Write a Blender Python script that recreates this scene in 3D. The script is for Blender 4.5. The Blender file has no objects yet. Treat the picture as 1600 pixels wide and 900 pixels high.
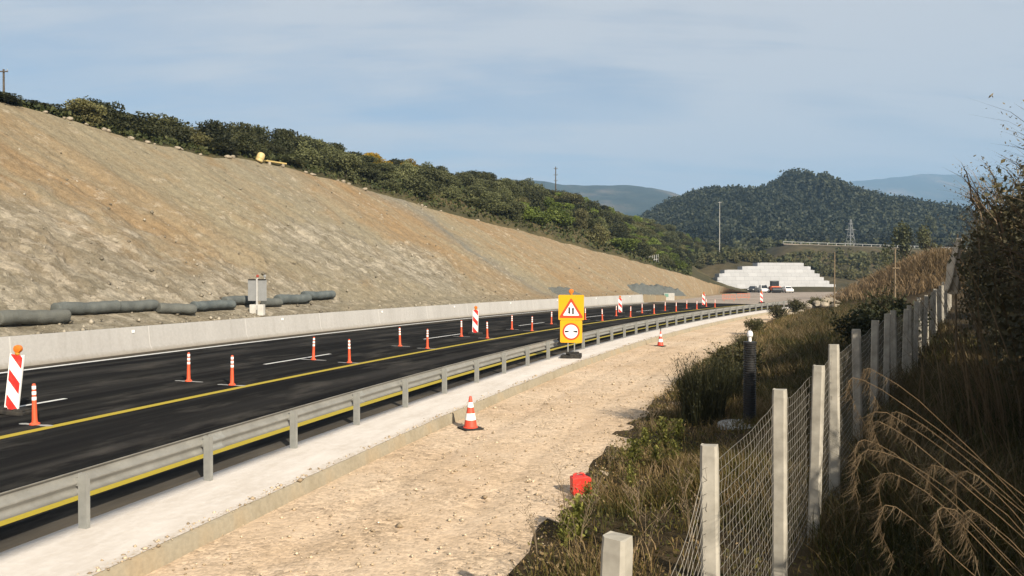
import bpy, bmesh, math, random
import numpy as np
from mathutils import Vector, Matrix
R = math.radians
SC = bpy.context.scene
COL = SC.collection
rng = np.random.default_rng(7)
random.seed(7)

# ------------------------------------------------------------------ camera numbers (1600x900 reference)
FPX, HZ, CAMZ = 1155.0, 436.0, 3.2
def gp(px, py, z=0.0):
    d = FPX * (CAMZ - z) / (py - HZ)
    return ((px - 800) * d / FPX, d)

# ------------------------------------------------------------------ road alignment: s along the guard rail, u to its right
P0 = (-5.4846, 9.4, .28423, .0050710, -1.60478e-5)
S_ = np.arange(-90, 300, .25)
_c = np.clip(S_, -60, 120)
TH = P0[2] + P0[3] * _c + P0[4] * _c * _c
_dx, _dy = np.sin(TH) * .25, np.cos(TH) * .25
_x, _y = np.cumsum(_dx) - _dx / 2, np.cumsum(_dy) - _dy / 2
_i0 = int(np.argmin(abs(S_)))
CX, CY = _x - _x[_i0] + P0[0], _y - _y[_i0] + P0[1]
def xy(s, u):
    s = np.asarray(s, float); u = np.asarray(u, float)
    th = np.interp(s, S_, TH)
    return np.interp(s, S_, CX) + u * np.cos(th), np.interp(s, S_, CY) - u * np.sin(th)
def p3(s, u, z):
    x, y = xy(s, u); return Vector((float(x), float(y), z))
def head(s):
    return float(np.interp(s, S_, TH))
def su(x, y):
    x = np.atleast_1d(np.asarray(x, float)).ravel(); y = np.atleast_1d(np.asarray(y, float)).ravel()
    i = np.empty(len(x), int)
    for k in range(0, len(x), 4000):
        i[k:k+4000] = np.argmin((CX[None] - x[k:k+4000, None])**2 + (CY[None] - y[k:k+4000, None])**2, axis=1)
    dx, dy = x - CX[i], y - CY[i]; t = TH[i]
    return S_[i] + dx*np.sin(t) + dy*np.cos(t), dx*np.cos(t) - dy*np.sin(t)
def u_edge(s): return np.interp(s, [-40, 10, 53, 90, 120], [-16.0, -16.1, -17.75, -19.2, -20.4])   # white edge line
def u_bar(s): return np.interp(s, [-40, 13, 25, 55, 90, 110, 130, 160, 190], [-16.9, -17.2, -17.9, -19.0, -20, -23, -28, -34, -38])
def u_gr(s): return np.interp(s, [-30, 0, 36, 55, 72, 90, 120], [5.4, 5.5, 5.4, 4.0, 2.6, 2.2, 2.2])

# ------------------------------------------------------------------ noise
def _h(ix, iy, seed):
    n = np.sin(ix * 127.1 + iy * 311.7 + seed * 74.7) * 43758.5453
    return n - np.floor(n)
def vnoise(x, y, seed=0):
    x = np.asarray(x, float); y = np.asarray(y, float)
    ix, iy = np.floor(x), np.floor(y); fx, fy = x - ix, y - iy
    fx = fx*fx*(3-2*fx); fy = fy*fy*(3-2*fy)
    a, b = _h(ix, iy, seed), _h(ix+1, iy, seed); c, d = _h(ix, iy+1, seed), _h(ix+1, iy+1, seed)
    return (a*(1-fx)+b*fx)*(1-fy) + (c*(1-fx)+d*fx)*fy
def fbm(x, y, seed=0, o=4):
    t = 0; a = .5
    x = np.asarray(x, float); y = np.asarray(y, float)
    for k in range(o):
        t = t + a*(vnoise(x, y, seed+k)-.5)*2; x = x*2.03+5.1; y = y*2.03+1.7; a *= .5
    return t
def sstep(a, b, x):
    t = np.clip((np.asarray(x, float)-a)/(b-a), 0, 1); return t*t*(3-2*t)

# ------------------------------------------------------------------ terrain heights (right bank and valley)
def z_bank(x, y):
    x = np.asarray(x, float); y = np.asarray(y, float); sh = x.shape
    s, u = su(x, y); s = s.reshape(sh); u = u.reshape(sh)
    w = u - u_gr(s)
    z = -.22 + .62*sstep(0, 6, w) + .6*sstep(5, 14, w)*sstep(-4, 25, s)
    z = z + .55*sstep(3, 16, w)*sstep(22, 60, s)
    z = z + 4.2*np.exp(-(((x-43.5)/6.5)**2 + ((y-76)/13)**2))
    k = sstep(104, 124, s); z = z*(1-k) - .4*k
    z = z + .10*fbm(x*.6, y*.6, 3, 3)*sstep(0, 1.2, w)
    return z
def z_valley(x, y):
    x = np.asarray(x, float); y = np.asarray(y, float)
    z = np.interp(y, [0, 188, 230, 300, 430, 520], [0, 0, 4.5, 14, 25, 34])
    z = z + 6.5*np.exp(-(((x-62)/26)**2 + ((y-212)/17)**2))
    z = z + sstep(190, 260, y)*(2.2*fbm(x*.02, y*.02, 11, 3))
    yc = 262 + (x-95)*.12; zz = np.interp(x, [95, 140, 192], [15.6, 14.4, 12.6])
    w = sstep(-46, -5, y-yc)*(1-sstep(5, 36, y-yc))*sstep(78, 98, x)*(1-sstep(190, 215, x))
    return z*(1-w) + zz*w

# ------------------------------------------------------------------ mesh helpers
def mesh_np(name, V, F, uv=None, tint=None, smooth=False, mi=None):
    V = np.asarray(V, np.float32).reshape(-1, 3)
    me = bpy.data.meshes.new(name)
    if isinstance(F, np.ndarray):
        k = F.shape[1]; n = len(F)
        me.vertices.add(len(V)); me.vertices.foreach_set('co', V.ravel())
        me.loops.add(n*k); me.loops.foreach_set('vertex_index', F.astype(np.int32).ravel())
        me.polygons.add(n); me.polygons.foreach_set('loop_start', np.arange(n, dtype=np.int32)*k)
        me.polygons.foreach_set('loop_total', np.full(n, k, np.int32))
    else:
        me.from_pydata([tuple(map(float, v)) for v in V], [], F)
    me.update(calc_edges=True)
    if uv is not None:
        l = me.uv_layers.new(name='su')
        vi = np.empty(len(me.loops), np.int32); me.loops.foreach_get('vertex_index', vi)
        l.data.foreach_set('uv', np.asarray(uv, np.float32)[vi].ravel())
    if tint is not None:
        a = me.attributes.new('tint', 'FLOAT', 'FACE'); a.data.foreach_set('value', np.asarray(tint, np.float32))
    if mi is not None:
        me.polygons.foreach_set('material_index', np.asarray(mi, np.int32))
    if smooth:
        me.polygons.foreach_set('use_smooth', np.ones(len(me.polygons), bool))
    me.validate()
    return me
def obj(name, me, mats, parent=None):
    o = bpy.data.objects.new(name, me); COL.objects.link(o)
    if mats is not None and len(me.materials) == 0:
        for m in (mats if isinstance(mats, (list, tuple)) else [mats]): me.materials.append(m)
    if parent: o.parent = parent
    return o
def struct(o, kind='structure'):
    o['kind'] = kind; return o
def tag(o, label, cat, group=None):
    o['label'] = label; o['category'] = cat
    if group: o['group'] = group
    return o
def thing(name, label, cat, loc=(0, 0, 0), rz=0.0, group=None, tilt=(0, 0)):
    o = bpy.data.objects.new(name, None); COL.objects.link(o)
    o.empty_display_size = .2
    o.location = loc; o.rotation_euler = (tilt[0], tilt[1], rz)
    return tag(o, label, cat, group)
def dup(root, loc, rz=0.0, label=None, group=None, scale=None, tilt=(0, 0), cat=None):
    r = root.copy(); COL.objects.link(r); r.location = loc; r.rotation_euler = (tilt[0], tilt[1], rz)
    if scale is not None: r.scale = scale if isinstance(scale, (tuple, list)) else (scale,)*3
    if label: r['label'] = label
    if cat: r['category'] = cat
    if group: r['group'] = group
    for ch in list(root.children):
        c = ch.copy(); COL.objects.link(c); c.parent = r
        for g in ch.children:
            d = g.copy(); COL.objects.link(d); d.parent = c
    return r
def grid(nu, nv):
    a = np.arange(nu*nv).reshape(nu, nv)
    return np.stack([a[:-1, :-1], a[1:, :-1], a[1:, 1:], a[:-1, 1:]], -1).reshape(-1, 4)
class MB:
    """collects shapes into one mesh"""
    def __init__(s): s.V = []; s.F = []; s.n = 0
    def add(s, V, F):
        V = np.asarray(V, float).reshape(-1, 3)
        s.V.append(V); s.F += [tuple(int(i)+s.n for i in f) for f in F]; s.n += len(V); return s
    def box(s, c, d, bev=0.0, rot=None):
        bm = bmesh.new(); bmesh.ops.create_cube(bm, size=1)
        for v in bm.verts: v.co = Vector((v.co.x*d[0], v.co.y*d[1], v.co.z*d[2]))
        if bev > 0: bmesh.ops.bevel(bm, geom=list(bm.edges), offset=bev, segments=2, profile=.6, affect='EDGES')
        M = (rot.to_4x4() if rot is not None else Matrix())
        bm.verts.ensure_lookup_table(); bm.verts.index_update()
        s.add([tuple((M @ v.co) + Vector(c)) for v in bm.verts], [[v.index for v in f.verts] for f in bm.faces]); bm.free(); return s
    def lathe(s, prof, n=16, c=(0, 0, 0), axis=None):
        V = []; F = []
        for (r, z) in prof:
            for k in range(n):
                a = 2*math.pi*k/n; V.append((r*math.cos(a), r*math.sin(a), z))
        for j in range(len(prof)-1):
            for k in range(n):
                F.append((j*n+k, j*n+(k+1) % n, (j+1)*n+(k+1) % n, (j+1)*n+k))
        F.append(tuple(range(n))[::-1]); F.append(tuple((len(prof)-1)*n+k for k in range(n)))
        V = np.array(V)
        if axis is not None:
            q = Vector((0, 0, 1)).rotation_difference(Vector(axis)).to_matrix()
            V = V @ np.array(q).T
        s.add(V + np.array(c), F); return s
    def tube(s, pts, rad, n=6, cap=True):
        pts = [Vector(p) for p in pts]; m = len(pts)
        rad = rad if isinstance(rad, (list, tuple)) else [rad]*m
        V = []; F = []; ref = None
        for i, p in enumerate(pts):
            t = (pts[min(i+1, m-1)] - pts[max(i-1, 0)]).normalized()
            if ref is None: ref = Vector((0, 0, 1)) if abs(t.z) < .9 else Vector((1, 0, 0))
            a = t.cross(ref).normalized(); b = t.cross(a)
            for k in range(n):
                w = 2*math.pi*k/n; V.append(p + (a*math.cos(w) + b*math.sin(w))*rad[i])
            ref = b.cross(t) if False else ref
        for i in range(m-1):
            for k in range(n):
                F.append((i*n+k, i*n+(k+1) % n, (i+1)*n+(k+1) % n, (i+1)*n+k))
        if cap: F.append(tuple(range(n))[::-1]); F.append(tuple((m-1)*n+k for k in range(n)))
        s.add([tuple(v) for v in V], F); return s
    def prism(s, poly, y0, y1):
        """polygon in x,z extruded along y"""
        n = len(poly)
        V = [(x, y0, z) for x, z in poly] + [(x, y1, z) for x, z in poly]
        F = [tuple(range(n))[::-1], tuple(range(n, 2*n))] + [(k, (k+1) % n, n+(k+1) % n, n+k) for k in range(n)]
        s.add(V, F); return s
    def mesh(s, name, smooth=False, **k):
        me = mesh_np(name, np.concatenate(s.V), s.F, smooth=False, **k)
        bm = bmesh.new(); bm.from_mesh(me); bmesh.ops.recalc_face_normals(bm, faces=bm.faces)
        bm.to_mesh(me); bm.free()
        if smooth:
            me.polygons.foreach_set('use_smooth', np.ones(len(me.polygons), bool))
            try: me.set_sharp_from_angle(angle=R(38))
            except Exception: pass
        return me
    def obj(s, name, mat, parent=None, smooth=False, **k):
        return obj(name, s.mesh(name, smooth, **k), mat, parent)

# ------------------------------------------------------------------ materials
def lin(r, g, b):
    f = lambda v: (v/255/12.92) if v <= 10.3 else (((v/255)+.055)/1.055)**2.4
    return (f(r), f(g), f(b), 1)
class NT:
    def __init__(s, name, world=False):
        s.m = bpy.data.materials.new(name); s.m.use_nodes = True
        s.t = s.m.node_tree; s.n = s.t.nodes; s.l = s.t.links
        s.b = s.n['Principled BSDF']; s.out = s.n['Material Output']
    def node(s, typ, **k):
        n = s.n.new(typ)
        for a, v in k.items(): setattr(n, a, v)
        return n
    def put(s, sock, v):
        if v is None: return
        if hasattr(v, 'links') or isinstance(v, bpy.types.NodeSocket): s.l.new(v, sock)
        else: sock.default_value = v
    def obj(s): return s.node('ShaderNodeTexCoord').outputs['Object']
    def pos(s): return s.node('ShaderNodeNewGeometry').outputs['Position']
    def uv(s): return s.node('ShaderNodeUVMap', uv_map='su').outputs['UV']
    def mapping(s, v, scale=(1, 1, 1), rot=(0, 0, 0), loc=(0, 0, 0)):
        n = s.node('ShaderNodeMapping'); s.put(n.inputs['Vector'], v)
        n.inputs['Scale'].default_value = scale; n.inputs['Rotation'].default_value = rot; n.inputs['Location'].default_value = loc
        return n.outputs[0]
    def noise(s, v, scale, detail=4, rough=.55, dist=0.0):
        n = s.node('ShaderNodeTexNoise'); s.put(n.inputs['Vector'], v)
        n.inputs['Scale'].default_value = scale; n.inputs['Detail'].default_value = detail
        n.inputs['Roughness'].default_value = rough; n.inputs['Distortion'].default_value = dist
        return n.outputs['Fac']
    def voro(s, v, scale, out='Distance', feature='F1', rand=1.0):
        n = s.node('ShaderNodeTexVoronoi', feature=feature); s.put(n.inputs['Vector'], v); n.inputs['Scale'].default_value = scale
        n.inputs['Randomness'].default_value = rand
        return n.outputs[out]
    def ramp(s, f, stops, interp='LINEAR'):
        n = s.node('ShaderNodeValToRGB'); s.put(n.inputs[0], f); e = n.color_ramp.elements; n.color_ramp.interpolation = interp
        while len(e) < len(stops): e.new(.5)
        for k, (p, c) in enumerate(stops):
            e[k].position = p; e[k].color = c if isinstance(c, (tuple, list)) else (c, c, c, 1)
        return n.outputs[0]
    def mix(s, f, a, b, mode='MIX'):
        n = s.node('ShaderNodeMix', data_type='RGBA', blend_type=mode)
        s.put(n.inputs[0], f); s.put(n.inputs[6], a); s.put(n.inputs[7], b); return n.outputs[2]
    def math(s, op, a, b=None, clamp=False):
        n = s.node('ShaderNodeMath', operation=op, use_clamp=clamp); s.put(n.inputs[0], a)
        if b is not None: s.put(n.inputs[1], b)
        return n.outputs[0]
    def sep(s, v):
        n = s.node('ShaderNodeSeparateXYZ'); s.put(n.inputs[0], v); return n.outputs
    def bump(s, h, strength=.5, dist=.02):
        n = s.node('ShaderNodeBump'); s.put(n.inputs['Height'], h); n.inputs['Strength'].default_value = strength; n.inputs['Distance'].default_value = dist
        s.l.new(n.outputs[0], s.b.inputs['Normal']); return n.outputs[0]
    def done(s, col=None, rough=.8, metal=0.0, spec=.3):
        s.put(s.b.inputs['Base Color'], col); s.put(s.b.inputs['Roughness'], rough); s.b.inputs['Metallic'].default_value = metal
        s.b.inputs['Specular IOR Level'].default_value = spec
        return s.m
def simple(name, col, rough=.6, metal=0.0, var=.18, scale=6.0, spec=.35, dirt=None, dfac=.5):
    t = NT(name); n = t.noise(t.obj(), scale, 5)
    k = t.ramp(n, [(.3, 1-var), (.7, 1+var*.5)])
    c = t.mix(1.0, col, k, 'MULTIPLY')
    if dirt is not None:
        d = t.ramp(t.noise(t.obj(), scale*.6, 6, .65), [(.45, 0.0), (.75, dfac)]); c = t.mix(d, c, dirt)
    t.bump(n, .15, .005)
    return t.done(c, rough, metal, spec)

def m_asphalt():
    t = NT('asphalt'); uv = t.uv()
    st = t.noise(t.mapping(uv, (.035, 1.1, 1)), 1.6, 5, .6)
    st2 = t.noise(t.mapping(uv, (.012, .5, 1)), 2.0, 3, .5)
    patch = t.noise(t.mapping(uv, (.35, .9, 1)), .9, 6, .65)
    fine = t.noise(uv, 60, 3, .7)
    c = t.ramp(st, [(.28, (0.008, 0.008, 0.009, 1)), (.5, (0.014, 0.014, 0.014, 1)), (.72, (0.029, 0.028, 0.026, 1))])
    c = t.mix(t.ramp(st2, [(.48, 0.0), (.66, .6)]), c, (0.041, 0.039, 0.037, 1))
    c = t.mix(t.ramp(patch, [(.52, 0.0), (.75, .7)]), c, (0.077, 0.071, 0.063, 1))
    c = t.mix(.6, c, t.ramp(fine, [(.3, .55), (.7, 1.5)]), 'MULTIPLY')
    du = t.math('ABSOLUTE', t.math('ADD', t.sep(uv)[1], 8.4))
    dn = t.math('ADD', t.math('DIVIDE', du, 9.0), t.math('MULTIPLY', t.math('SUBTRACT', t.noise(t.mapping(uv, (.12, .8, 1)), 1.2, 6, .7), .5), .35))
    c = t.mix(t.ramp(dn, [(.83, 0.0), (.95, .55)]), c, (0.115, 0.098, 0.075, 1))
    c = t.mix(t.ramp(t.noise(t.mapping(uv, (.05, .55, 1), loc=(3, 9, 0)), 2.2, 7, .75), [(.56, 0.0), (.72, .55)]), c, (0.057, 0.053, 0.046, 1))
    t.bump(fine, .35, .006)
    return t.done(c, 1.0, 0, 0.0)
def m_paint(name, col, wear=(.05, .05, .05, 1)):
    t = NT(name); uv = t.obj()
    n = t.noise(uv, 5, 6, .7); n2 = t.noise(uv, 45, 3, .7)
    c = t.mix(t.ramp(n, [(.55, 0.0), (.8, .5)]), col, wear)
    c = t.mix(t.ramp(n2, [(.6, 0.0), (.78, .45)]), c, wear)
    return t.done(c, .65, 0, .3)
def m_gravel():
    t = NT('gravel'); p = t.pos()
    big = t.noise(p, .22, 5, .6); mid = t.noise(p, 1.3, 5, .6)
    v = t.voro(p, 11, 'Color'); vd = t.voro(p, 11)
    v2 = t.voro(p, 27, 'Color'); vd2 = t.voro(p, 27)
    fine = t.noise(p, 120, 2, .7)
    c = t.ramp(mid, [(.3, (0.398, 0.294, 0.193, 1)), (.52, (0.465, 0.346, 0.234, 1)), (.72, (0.518, 0.398, 0.282, 1))])
    c = t.mix(t.ramp(big, [(.42, 0.0), (.62, .75)]), c, (0.518, 0.409, 0.297, 1))
    pe = t.ramp(t.sep(v)[0], [(0, .74), (.3, .93), (.7, 1.06), (1, 1.18)])
    pe2 = t.ramp(t.sep(v2)[0], [(0, .7), (.5, 1.0), (1, 1.18)])
    amt = t.ramp(t.noise(p, .8, 4), [(.35, .35), (.6, 1.0)])
    c = t.mix(amt, c, pe, 'MULTIPLY'); c = t.mix(amt, c, pe2, 'MULTIPLY')
    c = t.mix(t.ramp(t.voro(p, 4.3), [(.0, .55), (.05, .0)]), c, (0.193, 0.140, 0.097, 1))
    h = t.math('ADD', t.math('MULTIPLY', vd, -1.0), t.math('MULTIPLY', vd2, -.5))
    h = t.math('ADD', h, t.math('MULTIPLY', fine, .25))
    t.bump(h, .45, .02)
    return t.done(c, .95, 0, .12)
def m_dust_concrete():
    t = NT('dusty_concrete'); p = t.pos(); uv = t.uv()
    n = t.noise(t.mapping(uv, (.5, 1.6, 1)), 1.1, 6, .7); n2 = t.noise(p, 7, 5, .65); f = t.noise(p, 70, 3, .7)
    c = t.ramp(n, [(.28, (0.448, 0.398, 0.343, 1)), (.5, (0.543, 0.497, 0.449, 1)), (.7, (0.616, 0.575, 0.530, 1))])
    c = t.mix(t.ramp(n2, [(.48, 0.0), (.72, .5)]), c, (0.638, 0.600, 0.561, 1))
    w = t.sep(uv)[1]
    e = t.ramp(t.math('ADD', w, t.math('MULTIPLY', t.noise(p, 3, 5), .5)), [(.0, 0.0), (1.25/2, 0.0), (1.6/2, 0.0)])
    edge = t.math('MULTIPLY', t.ramp(t.math('MULTIPLY', t.math('ADD', w, t.math('MULTIPLY', n2, .25)), .5), [(.64, 0.0), (.72, .9)]), t.ramp(t.noise(p, 16, 4, .7), [(.42, 0.0), (.58, 1.0)]))
    c = t.mix(edge, c, (0.403, 0.341, 0.275, 1))
    t.bump(t.math('ADD', n2, t.math('MULTIPLY', f, .5)), .4, .02)
    return t.done(c, .9, 0, .15)
def m_kerb():
    t = NT('kerb_concrete'); p = t.pos()
    n = t.noise(t.mapping(p, (1, 1, .3)), 1.2, 6, .6); n2 = t.noise(p, 14, 5, .65)
    c = t.ramp(n, [(.3, (.22, .185, .128, 1)), (.5, (.265, .23, .17, 1)), (.72, (.29, .225, .145, 1))])
    c = t.mix(.5, c, t.ramp(n2, [(.3, .7), (.7, 1.2)]), 'MULTIPLY')
    t.bump(n2, .3, .01)
    return t.done(c, .92, 0, .12)
def m_barrier():
    t = NT('barrier_concrete'); uv = t.uv(); p = t.pos()
    n = t.noise(t.mapping(uv, (.5, .5, 1)), 1.0, 5, .6); n2 = t.noise(p, 8, 5, .6)
    streak = t.noise(t.mapping(p, (2.2, 2.2, .12)), 1.5, 4, .6)
    c = t.ramp(n, [(.3, (0.277, 0.268, 0.254, 1)), (.7, (0.336, 0.325, 0.310, 1))])
    c = t.mix(t.ramp(streak, [(.5, 0.0), (.75, .35)]), c, (0.217, 0.202, 0.183, 1))
    c = t.mix(.35, c, t.ramp(n2, [(.3, .8), (.7, 1.15)]), 'MULTIPLY')
    x = t.math('FRACT', t.math('MULTIPLY', t.sep(uv)[0], 1/6.0))
    j = t.ramp(x, [(.0, .8), (.006, 0.0), (1, 0.0)], 'CONSTANT')
    c = t.mix(j, c, (0.412, 0.398, 0.377, 1))
    z = t.sep(p)[2]
    c = t.mix(t.ramp(t.math('ADD', z, t.math('MULTIPLY', n2, .15)), [(.1, .7), (.28, 0.0)]), c, (0.206, 0.180, 0.143, 1))
    t.bump(n2, .2, .01)
    return t.done(c, .85, 0, .2)
def m_slope():
    t = NT('cut_earth'); uv = t.uv(); p = t.pos(); o = t.sep(uv); s_, v_ = o[0], o[1]
    # q runs across the oblique strata (v is metres up the slope)
    q = t.math('ADD', s_, t.math('MULTIPLY', v_, .50))
    wq = t.math('ADD', q, t.math('MULTIPLY', t.math('SUBTRACT', t.noise(uv, .16, 5, .6), .5), 9.0))
    comb = t.node('ShaderNodeCombineXYZ'); t.put(comb.inputs[0], q); t.put(comb.inputs[1], v_); sv = comb.outputs[0]
    streak = t.noise(t.mapping(sv, (1.0, .17, 1)), .9, 6, .65, .4)
    streak2 = t.noise(t.mapping(sv, (1.0, .13, 1)), 3.6, 4, .6)
    blot = t.noise(uv, .32, 6, .62); rock = t.noise(uv, 1.4, 7, .68); fine = t.noise(p, 9, 5, .7)
    tan = (0.207, 0.148, 0.086, 1); tan2 = (0.210, 0.158, 0.099, 1); och = (0.198, 0.126, 0.060, 1); gr = (0.201, 0.173, 0.118, 1); gr2 = (0.184, 0.163, 0.118, 1); blu = (0.143, 0.136, 0.113, 1)
    N = 110.0
    base = t.ramp(t.math('DIVIDE', wq, N), [(0, gr), (12/N, gr), (17/N, tan), (30/N, tan), (37/N, gr), (53/N, gr2), (57/N, tan), (64/N, tan), (67/N, blu), (70/N, gr), (75/N, tan), (88/N, tan2), (1, tan2)])
    base = t.mix(t.ramp(streak, [(.46, 0.0), (.70, .5)]), base, tan)
    base = t.mix(t.ramp(t.noise(t.mapping(sv, (1.0, .16, 1), loc=(40, 7, 0)), .5, 5, .6), [(.46, 0.0), (.62, .75)]), base, gr)
    base = t.mix(t.ramp(blot, [(.54, 0.0), (.72, .45)]), base, och)
    # rocky grey belt low on the slope
    low = t.math('MULTIPLY', t.ramp(t.math('DIVIDE', t.math('ADD', v_, t.math('MULTIPLY', t.math('SUBTRACT', blot, .5), 14.0)), 20.0), [(.1, 1.0), (.5, 0.0)]), t.ramp(t.math('DIVIDE', s_, N), [(0, 1.0), (52/N, .9), (68/N, 0.0)]))
    rc = t.ramp(rock, [(.3, (0.082, 0.071, 0.052, 1)), (.43, (0.160, 0.140, 0.101, 1)), (.56, (0.211, 0.182, 0.130, 1)), (.70, (0.354, 0.298, 0.218, 1))])
    base = t.mix(t.math('MULTIPLY', low, .85), base, rc)
    def blob(cs_, cv_, rs_, rv_):
        a_ = t.math('POWER', t.math('DIVIDE', t.math('SUBTRACT', s_, cs_), rs_), 2.0); b_ = t.math('POWER', t.math('DIVIDE', t.math('SUBTRACT', v_, cv_), rv_), 2.0)
        return t.math('SUBTRACT', 1.0, t.math('ADD', a_, b_), True)
    zone = t.math('MAXIMUM', t.math('MAXIMUM', blob(15.0, 6.0, 13.0, 10.0), blob(40.0, 8.5, 9.0, 6.0)), t.math('MAXIMUM', blob(49.0, 7.0, 7.0, 5.5), blob(27.0, 3.0, 10.0, 4.5)))
    wuv = t.node('ShaderNodeVectorMath', operation='ADD'); t.put(wuv.inputs[0], sv)
    nz = t.node('ShaderNodeTexNoise'); t.put(nz.inputs['Vector'], uv); nz.inputs['Scale'].default_value = 1.2; nz.inputs['Detail'].default_value = 5; nz.inputs['Roughness'].default_value = .65
    vs = t.node('ShaderNodeVectorMath', operation='SCALE'); t.put(vs.inputs[0], nz.outputs['Color']); vs.inputs['Scale'].default_value = 1.1; t.put(wuv.inputs[1], vs.outputs[0])
    cell = t.sep(t.voro(t.mapping(wuv.outputs[0], (1, .6, 1)), 1.5, 'Color'))[0]; cell2 = t.sep(t.voro(t.mapping(wuv.outputs[0], (1, .7, 1)), 4.5, 'Color'))[0]
    blk = t.math('ADD', t.math('MULTIPLY', cell, .6), t.math('MULTIPLY', cell2, .4))
    bc = t.ramp(blk, [(.2, (.135, .118, .088, 1)), (.42, (.188, .168, .130, 1)), (.6, (.225, .203, .160, 1)), (.8, (.33, .295, .238, 1))])
    zm = t.ramp(t.math('ADD', zone, t.math('MULTIPLY', t.math('SUBTRACT', t.noise(uv, .7, 6, .7), .5), 1.5)), [(.34, 0.0), (.70, .62)])
    base = t.mix(zm, base, bc)
    pale = t.math('MULTIPLY', t.ramp(rock, [(.54, 0.0), (.62, 1.0)]), t.ramp(t.noise(uv, .20, 4, .6), [(.47, 0.0), (.55, 1.0)]))
    base = t.mix(t.math('MULTIPLY', pale, .42), base, (0.367, 0.318, 0.247, 1))
    dk = t.math('MULTIPLY', t.ramp(t.noise(t.mapping(sv, (1, .5, 1), loc=(13, 5, 0)), 1.5, 6, .7), [(.60, 0.0), (.68, .85)]), t.ramp(t.noise(uv, .26, 4, .6), [(.45, 0.0), (.55, 1.0)]))
    base = t.mix(dk, base, (0.048, 0.039, 0.028, 1))
    base = t.mix(.42, base, t.ramp(streak2, [(.3, .74), (.5, 1.0), (.7, 1.18)]), 'MULTIPLY')
    base = t.mix(.6, base, t.ramp(t.noise(uv, 2.6, 6, .72), [(.3, .62), (.5, 1.0), (.7, 1.32)]), 'MULTIPLY')
    base = t.mix(.5, base, t.ramp(fine, [(.3, .6), (.5, 1.0), (.7, 1.35)]), 'MULTIPLY')
    h = t.math('ADD', t.math('MULTIPLY', streak, .9), t.math('ADD', t.math('MULTIPLY', rock, 1.0), t.math('MULTIPLY', t.math('MULTIPLY', blk, zm), .75)))
    h = t.math('ADD', h, t.math('MULTIPLY', fine, .5))
    t.bump(h, .65, .22)
    return t.done(base, .97, 0, .08)
def m_ground(name, stops, scale=.3, bump=.1):
    t = NT(name); p = t.pos()
    n = t.noise(p, scale, 6, .62); n2 = t.noise(p, scale*9, 5, .65)
    c = t.ramp(n, stops); c = t.mix(.6, c, t.ramp(n2, [(.3, .55), (.7, 1.35)]), 'MULTIPLY')
    t.bump(n2, .6, bump)
    return t.done(c, .97, 0, .08)
def m_leaf(name, stops, trans=.25, vary=.35):
    t = NT(name)
    a = t.node('ShaderNodeAttribute', attribute_name='tint').outputs['Fac']
    r = t.node('ShaderNodeObjectInfo').outputs['Random']
    c = t.ramp(a, stops)
    k = t.ramp(r, [(0, 1-vary), (1, 1+vary)])
    c = t.mix(1.0, c, k, 'MULTIPLY')
    t.done(c, .65, 0, .25)
    tr = t.node('ShaderNodeBsdfTranslucent'); t.put(tr.inputs[0], c)
    mx = t.node('ShaderNodeMixShader'); mx.inputs[0].default_value = trans
    t.l.new(t.b.outputs[0], mx.inputs[1]); t.l.new(tr.outputs[0], mx.inputs[2]); t.l.new(mx.outputs[0], t.out.inputs[0])
    return t.m
def m_stripe():
    t = NT('red_white_stripe'); o = t.sep(t.obj())
    x = t.math('ADD', o[2], t.math('MULTIPLY', o[0], 1.05))
    f = t.math('FRACT', t.math('MULTIPLY', t.math('ADD', x, -.04), 1/.60))
    c = t.ramp(f, [(0, lin(222, 45, 38)), (.44, (.78, .76, .73, 1))], 'CONSTANT')
    c = t.mix(t.ramp(t.noise(t.obj(), 7, 5, .6), [(.5, 0.0), (.8, .25)]), c, (.3, .26, .22, 1))
    return t.done(c, .45, 0, .4)
def m_mesh_roll():
    t = NT('rolled_netting'); p = t.pos(); o = t.obj()
    n = t.noise(o, 2.2, 5, .6); v = t.voro(o, 26)
    r = t.node('ShaderNodeObjectInfo').outputs['Random']
    c = t.ramp(n, [(.3, (.048, .060, .064, 1)), (.7, (.095, .108, .106, 1))])
    c = t.mix(.7, c, t.ramp(v, [(0, .5), (.5, 1.25)]), 'MULTIPLY')
    c = t.mix(t.math('MULTIPLY', r, .5), c, (.12, .11, .085, 1))
    t.bump(v, .8, .02)
    return t.done(c, .8, 0, .25)
def m_white_block():
    t = NT('white_block'); o = t.obj()
    b = t.node('ShaderNodeTexBrick'); t.put(b.inputs['Vector'], t.mapping(o, (1, 1, 1), (R(90), 0, 0)))
    b.inputs['Color1'].default_value = (.385, .39, .40, 1); b.inputs['Color2'].default_value = (.335, .34, .35, 1); b.inputs['Mortar'].default_value = (.20, .20, .205, 1)
    b.inputs['Scale'].default_value = .5; b.inputs['Mortar Size'].default_value = .012; b.inputs['Brick Width'].default_value = 1.2; b.inputs['Row Height'].default_value = .48
    c = t.mix(.4, b.outputs[0], t.ramp(t.noise(o, .5, 5), [(.3, .82), (.7, 1.05)]), 'MULTIPLY')
    return t.done(c, .8, 0, .2)
M = {}
M['asphalt'] = m_asphalt()
M['yellow'] = m_paint('yellow_paint', (.36, .275, .020, 1))
M['white'] = m_paint('white_paint', (.58, .58, .57, 1))
M['chalk'] = m_paint('worn_white_paint', (.30, .30, .29, 1), (.02, .02, .02, 1))
M['gravel'] = m_gravel()
M['dust'] = m_dust_concrete()
M['kerb'] = m_kerb()
M['barrier'] = m_barrier()
M['slope'] = m_slope()
M['hill'] = m_ground('hillside_soil', [(.3, (.035, .034, .018, 1)), (.5, (.062, .055, .028, 1)), (.7, (.115, .088, .045, 1))], .12, .15)
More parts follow.
